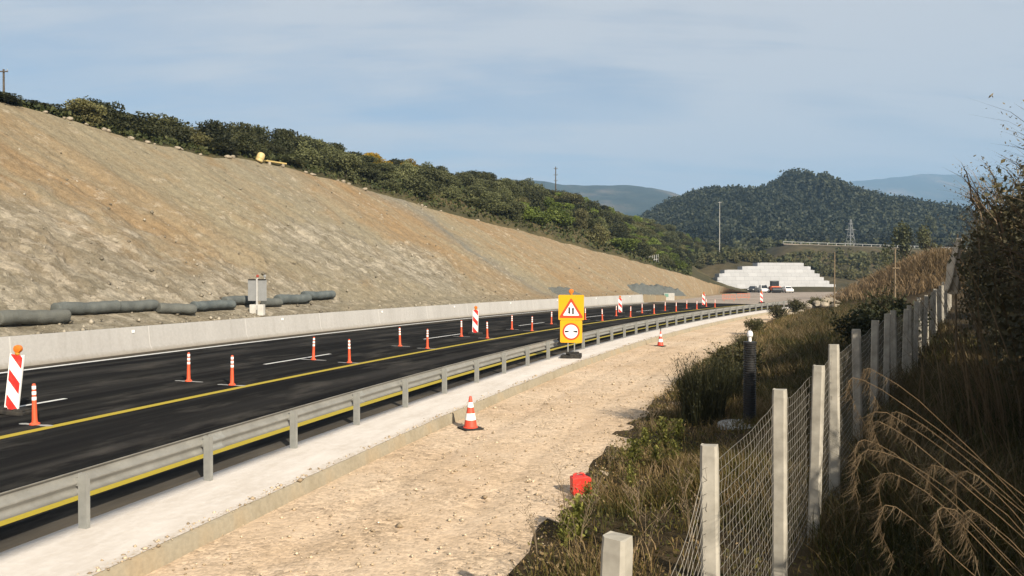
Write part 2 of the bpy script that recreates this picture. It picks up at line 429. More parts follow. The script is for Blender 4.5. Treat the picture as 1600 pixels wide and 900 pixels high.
M['bank'] = m_ground('bank_soil', [(.3, (0.023, 0.018, 0.010, 1)), (.5, (0.047, 0.034, 0.018, 1)), (.7, (0.088, 0.062, 0.034, 1))], .5, .06)
M['dirt'] = m_ground('dirt_road', [(.3, (0.221, 0.184, 0.152, 1)), (.5, (0.280, 0.235, 0.196, 1)), (.7, (0.338, 0.290, 0.244, 1))], .15, .05)
M['valley'] = m_ground('valley_scrub', [(.3, (0.024, 0.027, 0.014, 1)), (.46, (0.052, 0.045, 0.026, 1)), (.58, (0.080, 0.064, 0.036, 1)), (.7, (0.036, 0.043, 0.018, 1))], .045, .3)
M['forestfloor'] = m_ground('forest_floor', [(.3, (0.015, 0.019, 0.011, 1)), (.7, (0.034, 0.036, 0.019, 1))], .02, .5)
def m_ridge():
    t = NT('far_ridge'); p = t.pos()
    n = t.noise(t.mapping(p, (1, .4, 1.8)), .006, 7, .65); n2 = t.noise(p, .03, 6, .7)
    c = t.ramp(n, [(.35, (.022, .030, .018, 1)), (.52, (.035, .042, .026, 1)), (.62, (.10, .085, .06, 1)), (.74, (.20, .14, .09, 1))])
    c = t.mix(.7, c, t.ramp(n2, [(.3, .45), (.7, 1.5)]), 'MULTIPLY')
    t.bump(n2, .7, 6.0)
    return t.done(c, 1, 0, .05)
M['ridge'] = m_ridge()
def m_galv():
    t = NT('galvanised_steel'); p = t.pos(); n = t.noise(p, 3, 6, .65); n2 = t.noise(p, 25, 4, .7)
    c = t.ramp(n, [(.3, (.185, .182, .165, 1)), (.7, (.26, .256, .235, 1))])
    c = t.mix(t.ramp(n2, [(.62, 0.0), (.72, .8)]), c, (.17, .15, .11, 1))
    return t.done(c, t.ramp(n, [(.3, .42), (.7, .6)]), .25, .4)
M['galv'] = m_galv()
M['galv_post'] = simple('galvanised_post', (.27, .272, .255, 1), .5, .3, .15, 9)
M['bolt'] = simple('bolt_steel', (.30, .29, .27, 1), .4, .8)
M['orange'] = simple('orange_plastic', (.62, .085, .030, 1), .5, 0, .15, 9, .4, (.25, .16, .10, 1), .35)
M['band'] = simple('white_reflective', (.80, .79, .77, 1), .35, 0, .08, 12, .4)
M['red'] = simple('red_plastic', (.55, .035, .025, 1), .45, 0, .12, 9, .4, (.25, .17, .12, 1), .25)
M['rubber'] = simple('black_rubber', (.022, .021, .020, 1), .85, 0, .3, 9, .2, (.10, .085, .065, 1), .4)
M['stripe'] = m_stripe()
M['amber'] = simple('amber_lens', (.58, .16, .018, 1), .2, 0, .15, 30, .6)
M['lampbody'] = simple('lamp_housing', (.50, .22, .03, 1), .45, 0)
M['signyellow'] = simple('sign_yellow', (.66, .33, .006, 1), .4, 0, .05, 3, .35, (.5, .33, .08, 1), .25)
M['signred'] = simple('sign_red', (.55, .055, .02, 1), .4, 0, .06, 4)
M['signwhite'] = simple('sign_white', (.80, .79, .77, 1), .4, 0, .05, 4)
M['signblack'] = simple('sign_black', (.012, .012, .013, 1), .5)
M['greymetal'] = simple('sign_back_metal', (.27, .275, .275, 1), .5, .3, .12, 4)
M['palemetal'] = simple('pale_metal', (.42, .415, .40, 1), .5, .1)
M['concrete'] = simple('post_concrete', (.36, .335, .285, 1), .9, 0, .25, 7, .15, (.20, .18, .14, 1), .4)
M['palecon'] = simple('pale_concrete', (.46, .445, .41, 1), .85, 0, .15, 4, .2)
M['wire'] = simple('fence_wire', (.34, .31, .26, 1), .55, .5, .3, 20)
M['roll'] = m_mesh_roll()
M['block'] = m_white_block()
M['rock'] = simple('pale_limestone', (0.310, 0.267, 0.205, 1), .95, 0, .3, 3, .1, (0.174, 0.136, 0.093, 1), .5)
M['rubble'] = simple('rubble_stone', (0.286, 0.245, 0.190, 1), .95, 0, .35, 1.5, .1)
M['wood'] = simple('weathered_wood', (.085, .070, .055, 1), .85, 0, .3, 5, .15)
M['palepole'] = simple('pale_pole', (.34, .33, .30, 1), .8, 0, .2, 3)
M['bark'] = simple('bark', (.075, .058, .042, 1), .95, 0, .35, 8, .1)
M['drywood'] = simple('dry_twig', (0.182, 0.139, 0.091, 1), .9, 0, .3, 6, .1)
M['carwhite'] = simple('white_car_paint', (.78, .78, .77, 1), .3, 0, .05, 2, .5)
M['cardark'] = simple('dark_car_paint', (.035, .036, .035, 1), .3, 0, .1, 2, .5)
M['glass'] = simple('dark_window', (.02, .024, .028, 1), .12, 0, .1, 2, .6)
M['machine'] = simple('orange_machine_paint', (.62, .12, .03, 1), .45, 0, .15, 2, .4)
M['cabblack'] = simple('black_cab_frame', (.022, .024, .026, 1), .4, 0, .2, 2, .4)
M['netorange'] = simple('orange_barrier_plastic', (.48, .17, .11, 1), .7, 0, .1, 4)
M['pipe'] = simple('black_corrugated_plastic', (.020, .020, .021, 1), .5, 0, .3, 6, .35, (.06, .055, .045, 1), .4)
M['cap'] = simple('white_plastic', (.78, .78, .78, 1), .4, 0, .05, 6)
M['drum'] = simple('pale_yellow_plastic', (.50, .39, .18, 1), .5, 0, .1, 3)
M['plank'] = simple('yellow_plank', (.42, .31, .12, 1), .7, 0, .2, 3)
M['tarp'] = simple('beige_cloth', (0.529, 0.459, 0.363, 1), .9, 0, .3, 3, .1, (0.287, 0.235, 0.176, 1), .5)
D3 = lambda a, b, c: [(0, a), (.5, b), (1, c)]
M['lf_dark'] = m_leaf('dark_evergreen_leaf', D3((.018, .022, .008, 1), (.034, .038, .014, 1), (.066, .066, .026, 1)))
M['lf_olive'] = m_leaf('olive_grey_leaf', D3((0.048, 0.053, 0.019, 1), (0.091, 0.097, 0.040, 1), (0.139, 0.143, 0.062, 1)))
M['lf_green'] = m_leaf('fresh_green_leaf', D3((0.058, 0.084, 0.014, 1), (0.111, 0.142, 0.026, 1), (0.169, 0.203, 0.042, 1)))
M['lf_brown'] = m_leaf('brown_scrub_leaf', D3((0.051, 0.047, 0.018, 1), (0.097, 0.090, 0.034, 1), (0.152, 0.147, 0.059, 1)))
M['lf_yellow'] = m_leaf('yellow_broom_flower', D3((.06, .065, .015, 1), (.16, .12, .015, 1), (.34, .21, .012, 1)))
M['lf_forest'] = m_leaf('far_forest_leaf', D3((0.011, 0.014, 0.007, 1), (0.019, 0.024, 0.012, 1), (0.039, 0.043, 0.021, 1)), .15)
M['lf_hedge'] = m_leaf('hedge_leaf', D3((0.043, 0.043, 0.022, 1), (0.091, 0.077, 0.037, 1), (0.206, 0.156, 0.081, 1)), .2, .15)
M['lf_broom'] = m_leaf('green_broom_stem', D3((.018, .022, .009, 1), (.036, .038, .015, 1), (.085, .076, .032, 1)), .2, .15)
M['grass'] = m_leaf('bank_grass', [(0, (0.046, 0.048, 0.011, 1)), (.3, (0.102, 0.090, 0.019, 1)), (.5, (0.140, 0.099, 0.035, 1)), (.75, (0.206, 0.138, 0.062, 1)), (1, (0.346, 0.247, 0.135, 1))], .25, 0)
M['shade_tinted_grass'] = m_leaf('shade_tinted_grass', [(0, (0.025, 0.028, 0.006, 1)), (.3, (0.056, 0.052, 0.011, 1)), (.5, (0.077, 0.057, 0.020, 1)), (.75, (0.113, 0.080, 0.036, 1)), (1, (0.190, 0.143, 0.078, 1))], .25, 0)  # bank grass colours darkened: the bank's shade is put into the blade colour
M['plume'] = m_leaf('dry_grass_plume', D3((0.073, 0.050, 0.026, 1), (0.126, 0.088, 0.048, 1), (0.199, 0.146, 0.087, 1)), .3, .1)
M['tangrass'] = m_leaf('tan_grass', D3((0.119, 0.081, 0.036, 1), (0.224, 0.153, 0.078, 1), (0.322, 0.227, 0.130, 1)), .25, .1)

# ------------------------------------------------------------------ world, sun, camera
TO_SUN = Vector((.44, -.75, .50)).normalized()
W = bpy.data.worlds.new('World'); SC.world = W; W.use_nodes = True
wt = W.node_tree; wn, wl = wt.nodes, wt.links
bg = wn['Background']
sky = wn.new('ShaderNodeTexSky'); sky.sky_type = 'NISHITA'; sky.sun_disc = False
sky.sun_elevation = math.asin(TO_SUN.z); sky.sun_rotation = math.atan2(TO_SUN.x, TO_SUN.y)
sky.altitude = 100; sky.air_density = 1.0; sky.dust_density = .7; sky.ozone_density = 1.5
tc = wn.new('ShaderNodeTexCoord'); sp = wn.new('ShaderNodeSeparateXYZ'); wl.new(tc.outputs['Generated'], sp.inputs[0])
def wm(op, a, b=None):
    n = wn.new('ShaderNodeMath'); n.operation = op
    for i, v in enumerate((a, b)):
        if v is None: continue
        if isinstance(v, (int, float)): n.inputs[i].default_value = v
        else: wl.new(v, n.inputs[i])
    return n.outputs[0]
den = wm('ADD', wm('MAXIMUM', sp.outputs[2], 0.0), .16)
cx = wm('DIVIDE', sp.outputs[0], den); cy = wm('DIVIDE', sp.outputs[1], den)
cb = wn.new('ShaderNodeCombineXYZ'); wl.new(cx, cb.inputs[0]); wl.new(cy, cb.inputs[1])
def wnoise(scale, detail, rough, mscale, rot):
    mp = wn.new('ShaderNodeMapping'); wl.new(cb.outputs[0], mp.inputs[0]); mp.inputs['Scale'].default_value = mscale; mp.inputs['Rotation'].default_value = (0, 0, rot)
    n = wn.new('ShaderNodeTexNoise'); wl.new(mp.outputs[0], n.inputs[0]); n.inputs['Scale'].default_value = scale; n.inputs['Detail'].default_value = detail; n.inputs['Roughness'].default_value = rough
    n.inputs['Distortion'].default_value = .4
    return n.outputs['Fac']
def wramp(f, stops):
    n = wn.new('ShaderNodeValToRGB'); wl.new(f, n.inputs[0])
    for k, (p, v) in enumerate(stops):
        if k > 1: n.color_ramp.elements.new(p)
        n.color_ramp.elements[k].position = p; n.color_ramp.elements[k].color = (v, v, v, 1)
    return n.outputs[0]
c1 = wramp(wnoise(.55, 7, .55, (.75, 1.3, 1), .35), [(.36, .0), (.60, .80)])
c2 = wramp(wnoise(1.3, 9, .62, (.45, 2.2, 1), .22), [(.42, .0), (.72, .60)])
cl = wm('MINIMUM', wm('ADD', wm('ADD', c1, c2), .17), .92)
mx = wn.new('ShaderNodeMix'); mx.data_type = 'RGBA'
wl.new(cl, mx.inputs[0]); wl.new(sky.outputs[0], mx.inputs[6]); mx.inputs[7].default_value = (6.75, 6.7, 6.75, 1)
wl.new(mx.outputs[2], bg.inputs[0]); bg.inputs[1].default_value = .057
sl = bpy.data.lights.new('sun', 'SUN'); sl.energy = 5.0; sl.angle = R(.5); sl.color = (1, .895, .735)
so = bpy.data.objects.new('sun', sl); COL.objects.link(so); so.rotation_euler = TO_SUN.to_track_quat('Z', 'Y').to_euler(); so.location = (30, -60, 60)
cd = bpy.data.cameras.new('camera'); cam = bpy.data.objects.new('camera', cd); COL.objects.link(cam)
cd.sensor_width = 36; cd.lens = 36*FPX/1600; cd.clip_end = 20000; cd.clip_start = .1
cam.location = (0, 0, CAMZ); cam.rotation_euler = (R(90) - math.atan((450-HZ)/FPX), 0, 0); SC.camera = cam
SC.view_settings.view_transform = 'Standard'; SC.view_settings.look = 'None'; SC.view_settings.gamma = 1; SC.view_settings.exposure = 0.85
SC.view_settings.use_curve_mapping = False

# ------------------------------------------------------------------ swept strips
def strip(s0, s1, ds, cols, mat, name, parent=None, smooth=True, closed=False):
    """cols: list of (u or u(s), z); swept along the road"""
    ss = np.linspace(s0, s1, max(2, int(round((s1-s0)/ds))+1)); V = []; U = []
    for (uf, z) in cols:
        u = uf(ss) if callable(uf) else np.full_like(ss, uf)
        x, y = xy(ss, u); zz = z(ss) if callable(z) else np.full_like(ss, z)
        V.append(np.stack([x, y, zz], -1)); U.append(np.stack([ss, u], -1))
    if closed: V.append(V[0]); U.append(U[0])
    V = np.stack(V, 1); U = np.stack(U, 1)
    F = grid(V.shape[0], V.shape[1])[:, ::-1].copy()
    return obj(name, mesh_np(name, V.reshape(-1, 3), F, uv=U.reshape(-1, 2), smooth=smooth), mat, parent)

# ---- base ground to the horizon
g = np.array([[-6900, -290, -3], [6900, -290, -3], [6900, 9600, -3], [-6900, 9600, -3]], float)
struct(obj('ground', mesh_np('ground', g, np.array([[0, 1, 2, 3]])), M['valley']))
# ---- valley beyond the road
xs = np.linspace(-60, 560, 156); ys = np.linspace(150, 470, 81)
X, Y = np.meshgrid(xs, ys, indexing='ij'); Z = z_valley(X, Y) - .25
struct(obj('valley', mesh_np('valley', np.stack([X, Y, Z], -1).reshape(-1, 3), grid(*X.shape), smooth=True), M['valley']))
# ---- dirt working area past the asphalt
struct(strip(84, 200, 2, [(-42, -.02), (-30, -.02), (-15, -.012), (2.4, -.012), (lambda s: 9+26*sstep(118, 150, s), -.03)], M['dirt'], 'dirt_road'))
# ---- road
road = struct(strip(-45, 92, 1, [(lambda s: u_bar(s)+.05, .004), (-14, .004), (-11, .004), (-8, .004), (-5, .004), (-2.5, .004), (-.22, .004)], M['asphalt'], 'road'))
strip(-45, 88, 1, [(-6.32, .009), (-6.05, .009)], M['yellow'], 'yellow_line', road)
strip(-45, 86, 1, [(-1.36, .009), (-1.10, .009)], M['yellow'], 'yellow_line', road)
strip(-45, 88, 1, [(lambda s: u_edge(s)-.14, .009), (lambda s: u_edge(s)+.14, .009)], M['white'], 'edge_line', road)
for k in range(-3, 6):
    a = 3.75 + 12*k; ud = float(np.interp(a, [0, 80], [-9.2, -10.1]))
    strip(a, a+4.0, 1, [(ud-.08, .009), (ud+.08, .009)], M['white'], 'lane_dash', road)
# ---- pavement strip beside the guard rail with its step
def zr(s): return .012 + .012*fbm(s*.7, s*0, 5, 3)
struct(strip(-45, 94, .25, [(-.24, -.02), (-.24, .010), (.1, .014), (.6, .016), (lambda s: 1.36+.03*fbm(s*1.6, s*0+3, 9, 3), zr)], M['dust'], 'pavement'))
struct(strip(-45, 94, .25, [(lambda s: 1.363+.03*fbm(s*1.6, s*0+3, 9, 3), lambda s: zr(s)-.002), (lambda s: 1.41+.03*fbm(s*.9, s*0+1, 8, 3), lambda s: zr(s)-.025), (1.46, -.26)], M['kerb'], 'kerb'))
# ---- gravel verge
def gravel():
    ss = np.concatenate([np.arange(-45, -8, 1.0), np.arange(-8, 30, .25), np.arange(30, 96, .6)]); ww = np.linspace(0, 1, 44); V = []
    for w in ww:
        u = 1.44*(1-w) + (u_gr(ss)+2.0)*w; x, y = xy(ss, u)
        z = -.22 + .022*fbm(x*1.1, y*1.1, 21, 4)*sstep(0, .15, w) - .05*sstep(.8, 1, w) - .03*np.exp(-((u-2.6-.15*fbm(ss*.15, ss*0, 4, 2))/.22)**2) - .03*np.exp(-((u-4.3-.15*fbm(ss*.15, ss*0, 4, 2))/.22)**2)
        V.append(np.stack([x, y, z], -1))
    V = np.stack(V, 1); return mesh_np('gravel_verge', V.reshape(-1, 3), grid(V.shape[0], V.shape[1])[:, ::-1].copy(), smooth=True)
struct(obj('gravel_verge', gravel(), M['gravel']))
# ---- bank on the right
def bank():
    ss = np.concatenate([np.arange(-45, -8, 1.5), np.arange(-8, 40, .5), np.arange(40, 180, 2)])
    ww = np.concatenate([np.arange(0, 14, .4), np.arange(14, 40, 2), np.arange(40, 160, 12)]); V = []
    for w in ww:
        u = u_gr(ss) + w + .35*fbm(ss*.7, ss*0, 31, 4)*(w < 2); x, y = xy(ss, u); V.append(np.stack([x, y, z_bank(x, y)], -1))
    V = np.stack(V, 1); return mesh_np('bank', V.reshape(-1, 3), grid(V.shape[0], V.shape[1])[:, ::-1].copy(), smooth=True)
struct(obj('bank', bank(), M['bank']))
# ---- cut slope: crest line in metres (x, y, z), from left to right
CREST = np.array([(-60, -2, 12.6), (-46, 15, 13.0), (-40, 24, 13.2), (-35.3, 31.4, 13.4), (-33.9, 37.3, 13.8), (-32.6, 41.9, 14.0), (-31.4, 45.4, 14.05), (-29.8, 49.2, 13.9), (-27.4, 52.9, 13.3), (-24.8, 57.3, 12.9), (-22.4, 64.6, 13.5), (-18.7, 72, 13.2), (-13.7, 79, 12.3), (-7.5, 86.5, 10.9), (0, 96.3, 9.8), (9.2, 106.2, 7.9), (21.4, 123.9, 6.0), (33.5, 142, 4.0), (42, 155, 2.2), (50, 164, .7), (54, 168, .05)])
RIDGE = np.array([(-110, 5, 14.0), (-86, 26, 14.0), (-68, 36, 14.1), (-48.8, 43.4, 14.2), (-44.8, 49.3, 14.2), (-42, 53.9, 14.2), (-39.8, 57.4, 14.3), (-38.3, 63.2, 14.9), (-35.8, 68.9, 15.4), (-33.5, 77.3, 16.0), (-30.9, 89, 18.0), (-26, 100, 18.9), (-19.9, 115, 19.2), (-11.5, 132.5, 19.3), (0, 156, 20.4), (15.7, 181, 20.3), (37, 214, 18.0), (54, 241, 17.0), (69.4, 267, 15.6), (88.4, 292, 14.0), (95, 300, 13.4)])
def resample(Pn, n):
    k = np.linspace(0, len(CREST)-1, n); i = np.arange(len(CREST))
    return np.stack([np.interp(k, i, Pn[:, a]) for a in range(3)], -1)
NR = 720
CR, RG = resample(CREST, NR), resample(RIDGE, NR)
def smooth1(A, k=9):
    w = np.ones(k)/k; B = A.copy()
    for a in range(3):
        B[:, a] = np.convolve(np.pad(A[:, a], k//2, 'edge'), w, 'valid')
    return B
CR, RG = smooth1(CR, 15), smooth1(RG, 61)
cs, cu = su(CR[:, 0], CR[:, 1])
CR[:, 2] += .22*fbm(cs*.35, cs*0, 41, 4)
TANA = math.tan(R(38))
def slope_mesh():
    NV = 120
    ub = u_bar(cs) - .48
    # toe point straight below each crest point
    V = np.zeros((NR, NV, 3)); U = np.zeros((NR, NV, 2))
    # the toe bench is flat-ish for 1.8 m, then the face climbs to the crest
    zt = np.minimum(1.70, np.maximum(CR[:, 2]-.02, 0)) * np.interp(cs, [88, 104, 125], [1, .55, 0.02])
    zb = zt * .58
    for j in range(NV):
        t = j/(NV-1)
        if j < 10:
            a = max(0, (j-1)/8); u = ub - 1.9*a; z = zb + (zt - zb)*a if j else zb*0 - .3
            x, y = xy(cs, u)
        else:
            a = (j-9)/(NV-10); u0 = ub - 1.9
            u = u0 + (cu - u0)*a
            x0, y0 = xy(cs, u0)
            x = x0 + (CR[:, 0]-x0)*a; y = y0 + (CR[:, 1]-y0)*a; z = zt + (CR[:, 2]-zt)*a
        v = np.maximum((ub-u), 0)*1.25
        q = cs + .5*v
        amp = np.clip(a*4, 0, 1)*(1-a)**.25 if j >= 10 else np.zeros(NR)+.25
        n = .34*fbm(q*.5, v*.07, 51, 4) + .30*fbm(cs*.7, v*.7, 52, 5)*(1.35-a) + .10*fbm(q*2.0, v*.45, 53, 3)
        rough = np.maximum(fbm(cs*.23, v*.23, 54, 3)+.12, 0)*np.clip(1.25-v/14, .12, 1)*1.5*np.abs(fbm(cs*1.5, v*1.5, 55, 3))*np.interp(cs, [60, 80], [1, .35])
        th = np.interp(cs, S_, TH)
        off = (n + rough)*amp*np.interp(CR[:, 2], [0, 3, 8], [.1, .5, 1])
        V[:, j, 0] = x + off*np.cos(th)*.6; V[:, j, 1] = y - off*np.sin(th)*.6; V[:, j, 2] = z + off*.8
        if 0 < j < 10: V[:, j, 2] = z + .12*fbm(cs*1.5, u*1.5, 57, 3)*np.sin(math.pi*min(1, j/9+.15))
        if j == 0: V[:, j, 0], V[:, j, 1], V[:, j, 2] = x, y, z
        U[:, j, 0] = cs; U[:, j, 1] = v
    return V, U
SV, SU = slope_mesh()
struct(obj('cut_slope', mesh_np('cut_slope', SV.reshape(-1, 3), grid(NR, 120), uv=SU.reshape(-1, 2), smooth=True), M['slope']))
def slope_stones():
    r = np.random.default_rng(63); n = 3600; i = r.integers(0, NR, n); j = (r.random(n)**3.2*116).astype(int)+2; P = SV[i, j]; ok = (P[:, 1] > 14) & (SU[i, j, 0] < 118)
    P = P[ok]; n = len(P); rad = .025+.11*r.random(n)**4
    o6 = np.array([(1, 0, 0), (-1, 0, 0), (0, 1, 0), (0, -1, 0), (0, 0, 1), (0, 0, -1)], float)
    f8 = np.array([(0, 2, 4), (2, 1, 4), (1, 3, 4), (3, 0, 4), (2, 0, 5), (1, 2, 5), (3, 1, 5), (0, 3, 5)])
    V = o6[None]*(rad[:, None, None]*(.6+.8*r.random((n, 6, 1)))) @ np.array([[.8, .6, 0], [-.6, .8, 0], [0, 0, 1]]) + (P + r.normal(size=(n, 3))*.06)[:, None]
    F = (f8[None]+(np.arange(n)*6)[:, None, None]).reshape(-1, 3)
    return mesh_np('slope_stones', V.reshape(-1, 3), F, tint=np.repeat(r.random(n), 8))
M['slopestone'] = m_leaf('slope_stone', [(0, (.10, .085, .062, 1)), (.5, (.18, .155, .115, 1)), (1, (.34, .30, .235, 1))], 0.0, 0)
struct(obj('slope_stones', slope_stones(), M['slopestone']), 'stuff')
# ---- natural hillside from the crest to its ridge and down behind it
HT = np.concatenate([np.linspace(0, 1, 34), np.linspace(1.08, 3.2, 20)])
def hill_pt(i, t):
    """i: index (float) along the crest, t: 0 crest, 1 ridge"""
    c = np.stack([np.interp(i, np.arange(NR), CR[:, a]) for a in range(3)], -1); r = np.stack([np.interp(i, np.arange(NR), RG[:, a]) for a in range(3)], -1)
    t = np.asarray(t, float)
    p = c[..., :2] + (r[..., :2]-c[..., :2])*t[..., None]
    fl = np.clip((np.asarray(i, float)/(NR-1)-.74)/.14, 0, 1); up_ = np.sin(np.clip(t, 0, 1)*math.pi/2)**.85
    k = np.where(t < 1, up_*(1-fl) + fl*np.clip(t, 0, 1)**2.1, 1 - .18*(t-1)**1.6)
    z = c[..., 2] + (r[..., 2]-c[..., 2])*k + np.where(t > 1, -(t-1)*3.5, 0)
    z = z + .35*fbm(p[..., 0]*.11, p[..., 1]*.11, 61, 4)*np.clip(t*5, 0, 1)
    return np.concatenate([p, z[..., None]], -1)
I, T = np.meshgrid(np.linspace(0, NR-1, 300), HT, indexing='ij')
HV = hill_pt(I, T)
struct(obj('hillside', mesh_np('hillside', HV.reshape(-1, 3), grid(300, len(HT)), smooth=True), M['hill']))

# ---- forested hill, far ridge, mountains
FX = [-60, 20, 70, 99, 125, 156, 172, 203, 213, 223, 234, 244, 260, 280, 312, 332, 353, 400, 460, 540]
FZ = [16, 20, 30, 46, 61, 69.5, 71.5, 69.5, 76.5, 84, 85, 79, 71, 64, 56, 49, 43, 40, 38, 36]
def z_forest(x, y):
    top = np.interp(x - (y-600)*.4*0, FX, FZ)
    b = z_valley(x, np.minimum(y, 430))
    k = np.where(y < 600, sstep(400, 612, y)**.9, 1 - .8*sstep(612, 800, y))
    z = b*(1-k) + np.maximum(top, b)*k
    z = z + 4*fbm(x*.018, y*.018, 71, 4)*np.sin(np.clip((y-400)/400, 0, 1)*math.pi)*.8
    return z
xs = np.linspace(-60, 560, 125); ys = np.linspace(400, 800, 81)
X, Y = np.meshgrid(xs, ys, indexing='ij'); Z = z_forest(X, Y)
struct(obj('forest_hill', mesh_np('forest_hill', np.stack([X, Y, Z], -1).reshape(-1, 3), grid(*X.shape), smooth=True), M['forestfloor']))
def ridge_obj(name, y0, depth, pts, seed, amp, mat):
    px = np.array([p[0] for p in pts], float); el = np.array([(HZ-p[1])/FPX for p in pts])
    rx = (px-800)/FPX*y0; rz_ = CAMZ + el*y0
    xs = np.linspace(rx[0], rx[-1], 220); top = np.interp(xs, rx, rz_) + amp*fbm(xs/y0*60, xs*0, seed, 5)
    V = []
    for k, t in enumerate(np.linspace(0, 1, 40)):
        y = y0 - depth*(1-t) if t < 1 else y0
        h = t**.8
        z = -3 + (top+3)*h + amp*2.5*fbm(xs/y0*40, np.full_like(xs, t*9), seed+5, 5)*math.sin(t*math.pi)
        V.append(np.stack([xs, np.full_like(xs, y0-depth*(1-t)), z], -1))
    for t in (.3, 1.0):
        V.append(np.stack([xs, np.full_like(xs, y0+depth*t), top*(1-t) - 3*t], -1))
    V = np.stack(V, 1)
    return struct(obj(name, mesh_np(name, V.reshape(-1, 3), grid(V.shape[0], V.shape[1])[:, ::-1].copy(), smooth=True), mat))
ridge_obj('far_hills', 2600, 1100, [(300, 330), (500, 315), (650, 296), (760, 284), (800, 281), (850, 284), (880, 289), (940, 290), (985, 290), (1020, 294), (1048, 300), (1100, 318), (1180, 345), (1400, 380)], 81, 4.0, M['ridge'])
ridge_obj('mountains', 5600, 1800, [(600, 400), (1000, 330), (1200, 310), (1340, 282), (1400, 276), (1460, 272), (1540, 276), (1600, 284), (1700, 296), (1900, 300), (2200, 320)], 91, 14, M['ridge'])

# ------------------------------------------------------------------ haze
HZB = MB().box((0, 4700, 433), (14000, 10000, 874)); hz = HZB.obj('haze', None)
hm = bpy.data.materials.new('haze_air'); hm.use_nodes = True; nt = hm.node_tree
nt.nodes.remove(nt.nodes['Principled BSDF']); pv = nt.nodes.new('ShaderNodeVolumePrincipled')
pv.inputs['Color'].default_value = (.40, .66, 1.0, 1); pv.inputs['Density'].default_value = .00020; pv.inputs['Anisotropy'].default_value = 0.0
nt.links.new(pv.outputs[0], nt.nodes['Material Output'].inputs['Volume']); hz.data.materials.append(hm)
struct(hz, 'stuff')

# ================================================================== vegetation generators
def cards(C, size, asp, r, up=None, flat=0.0):
    """leaf quads at centres C with random orientation; returns V, F"""
    n = len(C)
    a = r.normal(size=(n, 3)); a /= np.linalg.norm(a, axis=1)[:, None]
    if up is not None: a = a*(1-flat) + up*flat; a /= np.linalg.norm(a, axis=1)[:, None]
    b = np.cross(a, r.normal(size=(n, 3))); b /= np.linalg.norm(b, axis=1)[:, None]
    s = (size*(.6+.8*r.random(n)))[:, None]
    a = a*s; b = b*s*asp
    V = np.stack([C-a*.5-b*.25, C-b*.5+a*.1, C+a*.55+b*.1, C+b*.5-a*.05], 1)
    return V.reshape(-1, 3), np.arange(n*4).reshape(-1, 4)
def crown_pts(r, n, lobes, shell=.55):
    L = np.array(lobes); w = L[:, 3]*L[:, 4]*L[:, 5]; w = w**.75; w /= w.sum()
    k = r.choice(len(L), n, p=w); d = r.normal(size=(n, 3)); d /= np.linalg.norm(d, axis=1)[:, None]
    rad = shell + (1-shell)*r.random(n)**.6
    lump = 1 + .28*np.sin(d[:, 0]*5+k*1.7)*np.sin(d[:, 1]*6+k*2.3)*np.sin(d[:, 2]*5+k)
    return L[k, :3] + d*L[k, 3:6]*(rad*lump)[:, None], k
def shrub_mesh(name, seed, nl, leaf, h=2.2, w=1.3, lob=6, asp=.8, clump=None):
    r = np.random.default_rng(seed); lobes = []
    for i in range(lob):
        a = r.random()*6.28; d = w*.55*r.random()**.6; rr = w*(.35+.3*r.random())
        lobes.append((d*math.cos(a), d*math.sin(a), h*(.28+.52*r.random()), rr, rr*(.8+.4*r.random()), h*(.20+.14*r.random())))
    lobes.append((0, 0, h*.3, w*.7, w*.7, h*.32))
    C, k = crown_pts(r, nl, lobes); ok = C[:, 2] > .03; C = C[ok]; k = k[ok]
    V, F = cards(C, leaf, asp, r)
    base = r.random(len(lobes))[k]*.5
    return mesh_np(name, V, F, tint=np.clip(base + r.random(len(C))*.55, 0, 1))
def mini_trunk(h, seed):
    r = random.Random(seed); b = MB()
    for k in range(3):
        a = r.random()*6.28; b.tube([(0, 0, -.3), (.1*math.cos(a), .1*math.sin(a), h*.25), (.4*math.cos(a), .4*math.sin(a), h*.6)], [.09, .06, .02], 5)
    return b.mesh('trunk')

# ---- hillside trees and shrubs
KINDS = {
 'dark': ('evergreen_shrub', 'dark evergreen shrub in the dense scrub covering the hill above the cut slope', 'shrub', 'dark evergreen shrubs on the hill', M['lf_dark']),
 'olive': ('olive_shrub', 'grey-green shrub in the belt of scrub just behind the crest of the cut slope', 'shrub', 'grey-green shrubs behind the crest', M['lf_olive']),
 'green': ('green_bush', 'bright fresh green bush low on the right part of the scrub hill', 'bush', 'bright green bushes on the hill', M['lf_green']),
 'brown': ('brown_shrub', 'brownish half-dry shrub on the far right part of the scrub hill', 'shrub', 'brown shrubs on the hill', M['lf_brown']),
 'yellow': ('flowering_broom', 'yellow flowering broom bush on the hilltop skyline among dark shrubs', 'bush', 'yellow broom bushes on the hill', M['lf_yellow']),
}
protos = {}
for kname, (nm, lab, cat, grp, mt) in KINDS.items():
    protos[kname] = []
    for q in range(4):
        me = shrub_mesh(nm, 100+q+len(kname)*13, 4600, .145, h=2.3, w=1.45, lob=9); me.materials.append(mt)
        tr = mini_trunk(2.0, q); tr.materials.append(M['bark'])
        protos[kname].append((me, tr))
def put_shrub(kind, p, sc, rz, q):
    nm, lab, cat, grp, mt = KINDS[kind]
    me, tr = protos[kind][q % 4]
    t = thing(nm, lab, cat, p, rz, grp); t.scale = (sc[0], sc[0], sc[1])
    obj('crown', me, None, t); obj('trunk', tr, None, t)
    return t
def px_of(p): return 800 + FPX*p[0]/p[1], HZ - FPX*(p[2]-CAMZ)/p[1]
r = np.random.default_rng(5)
placed = []
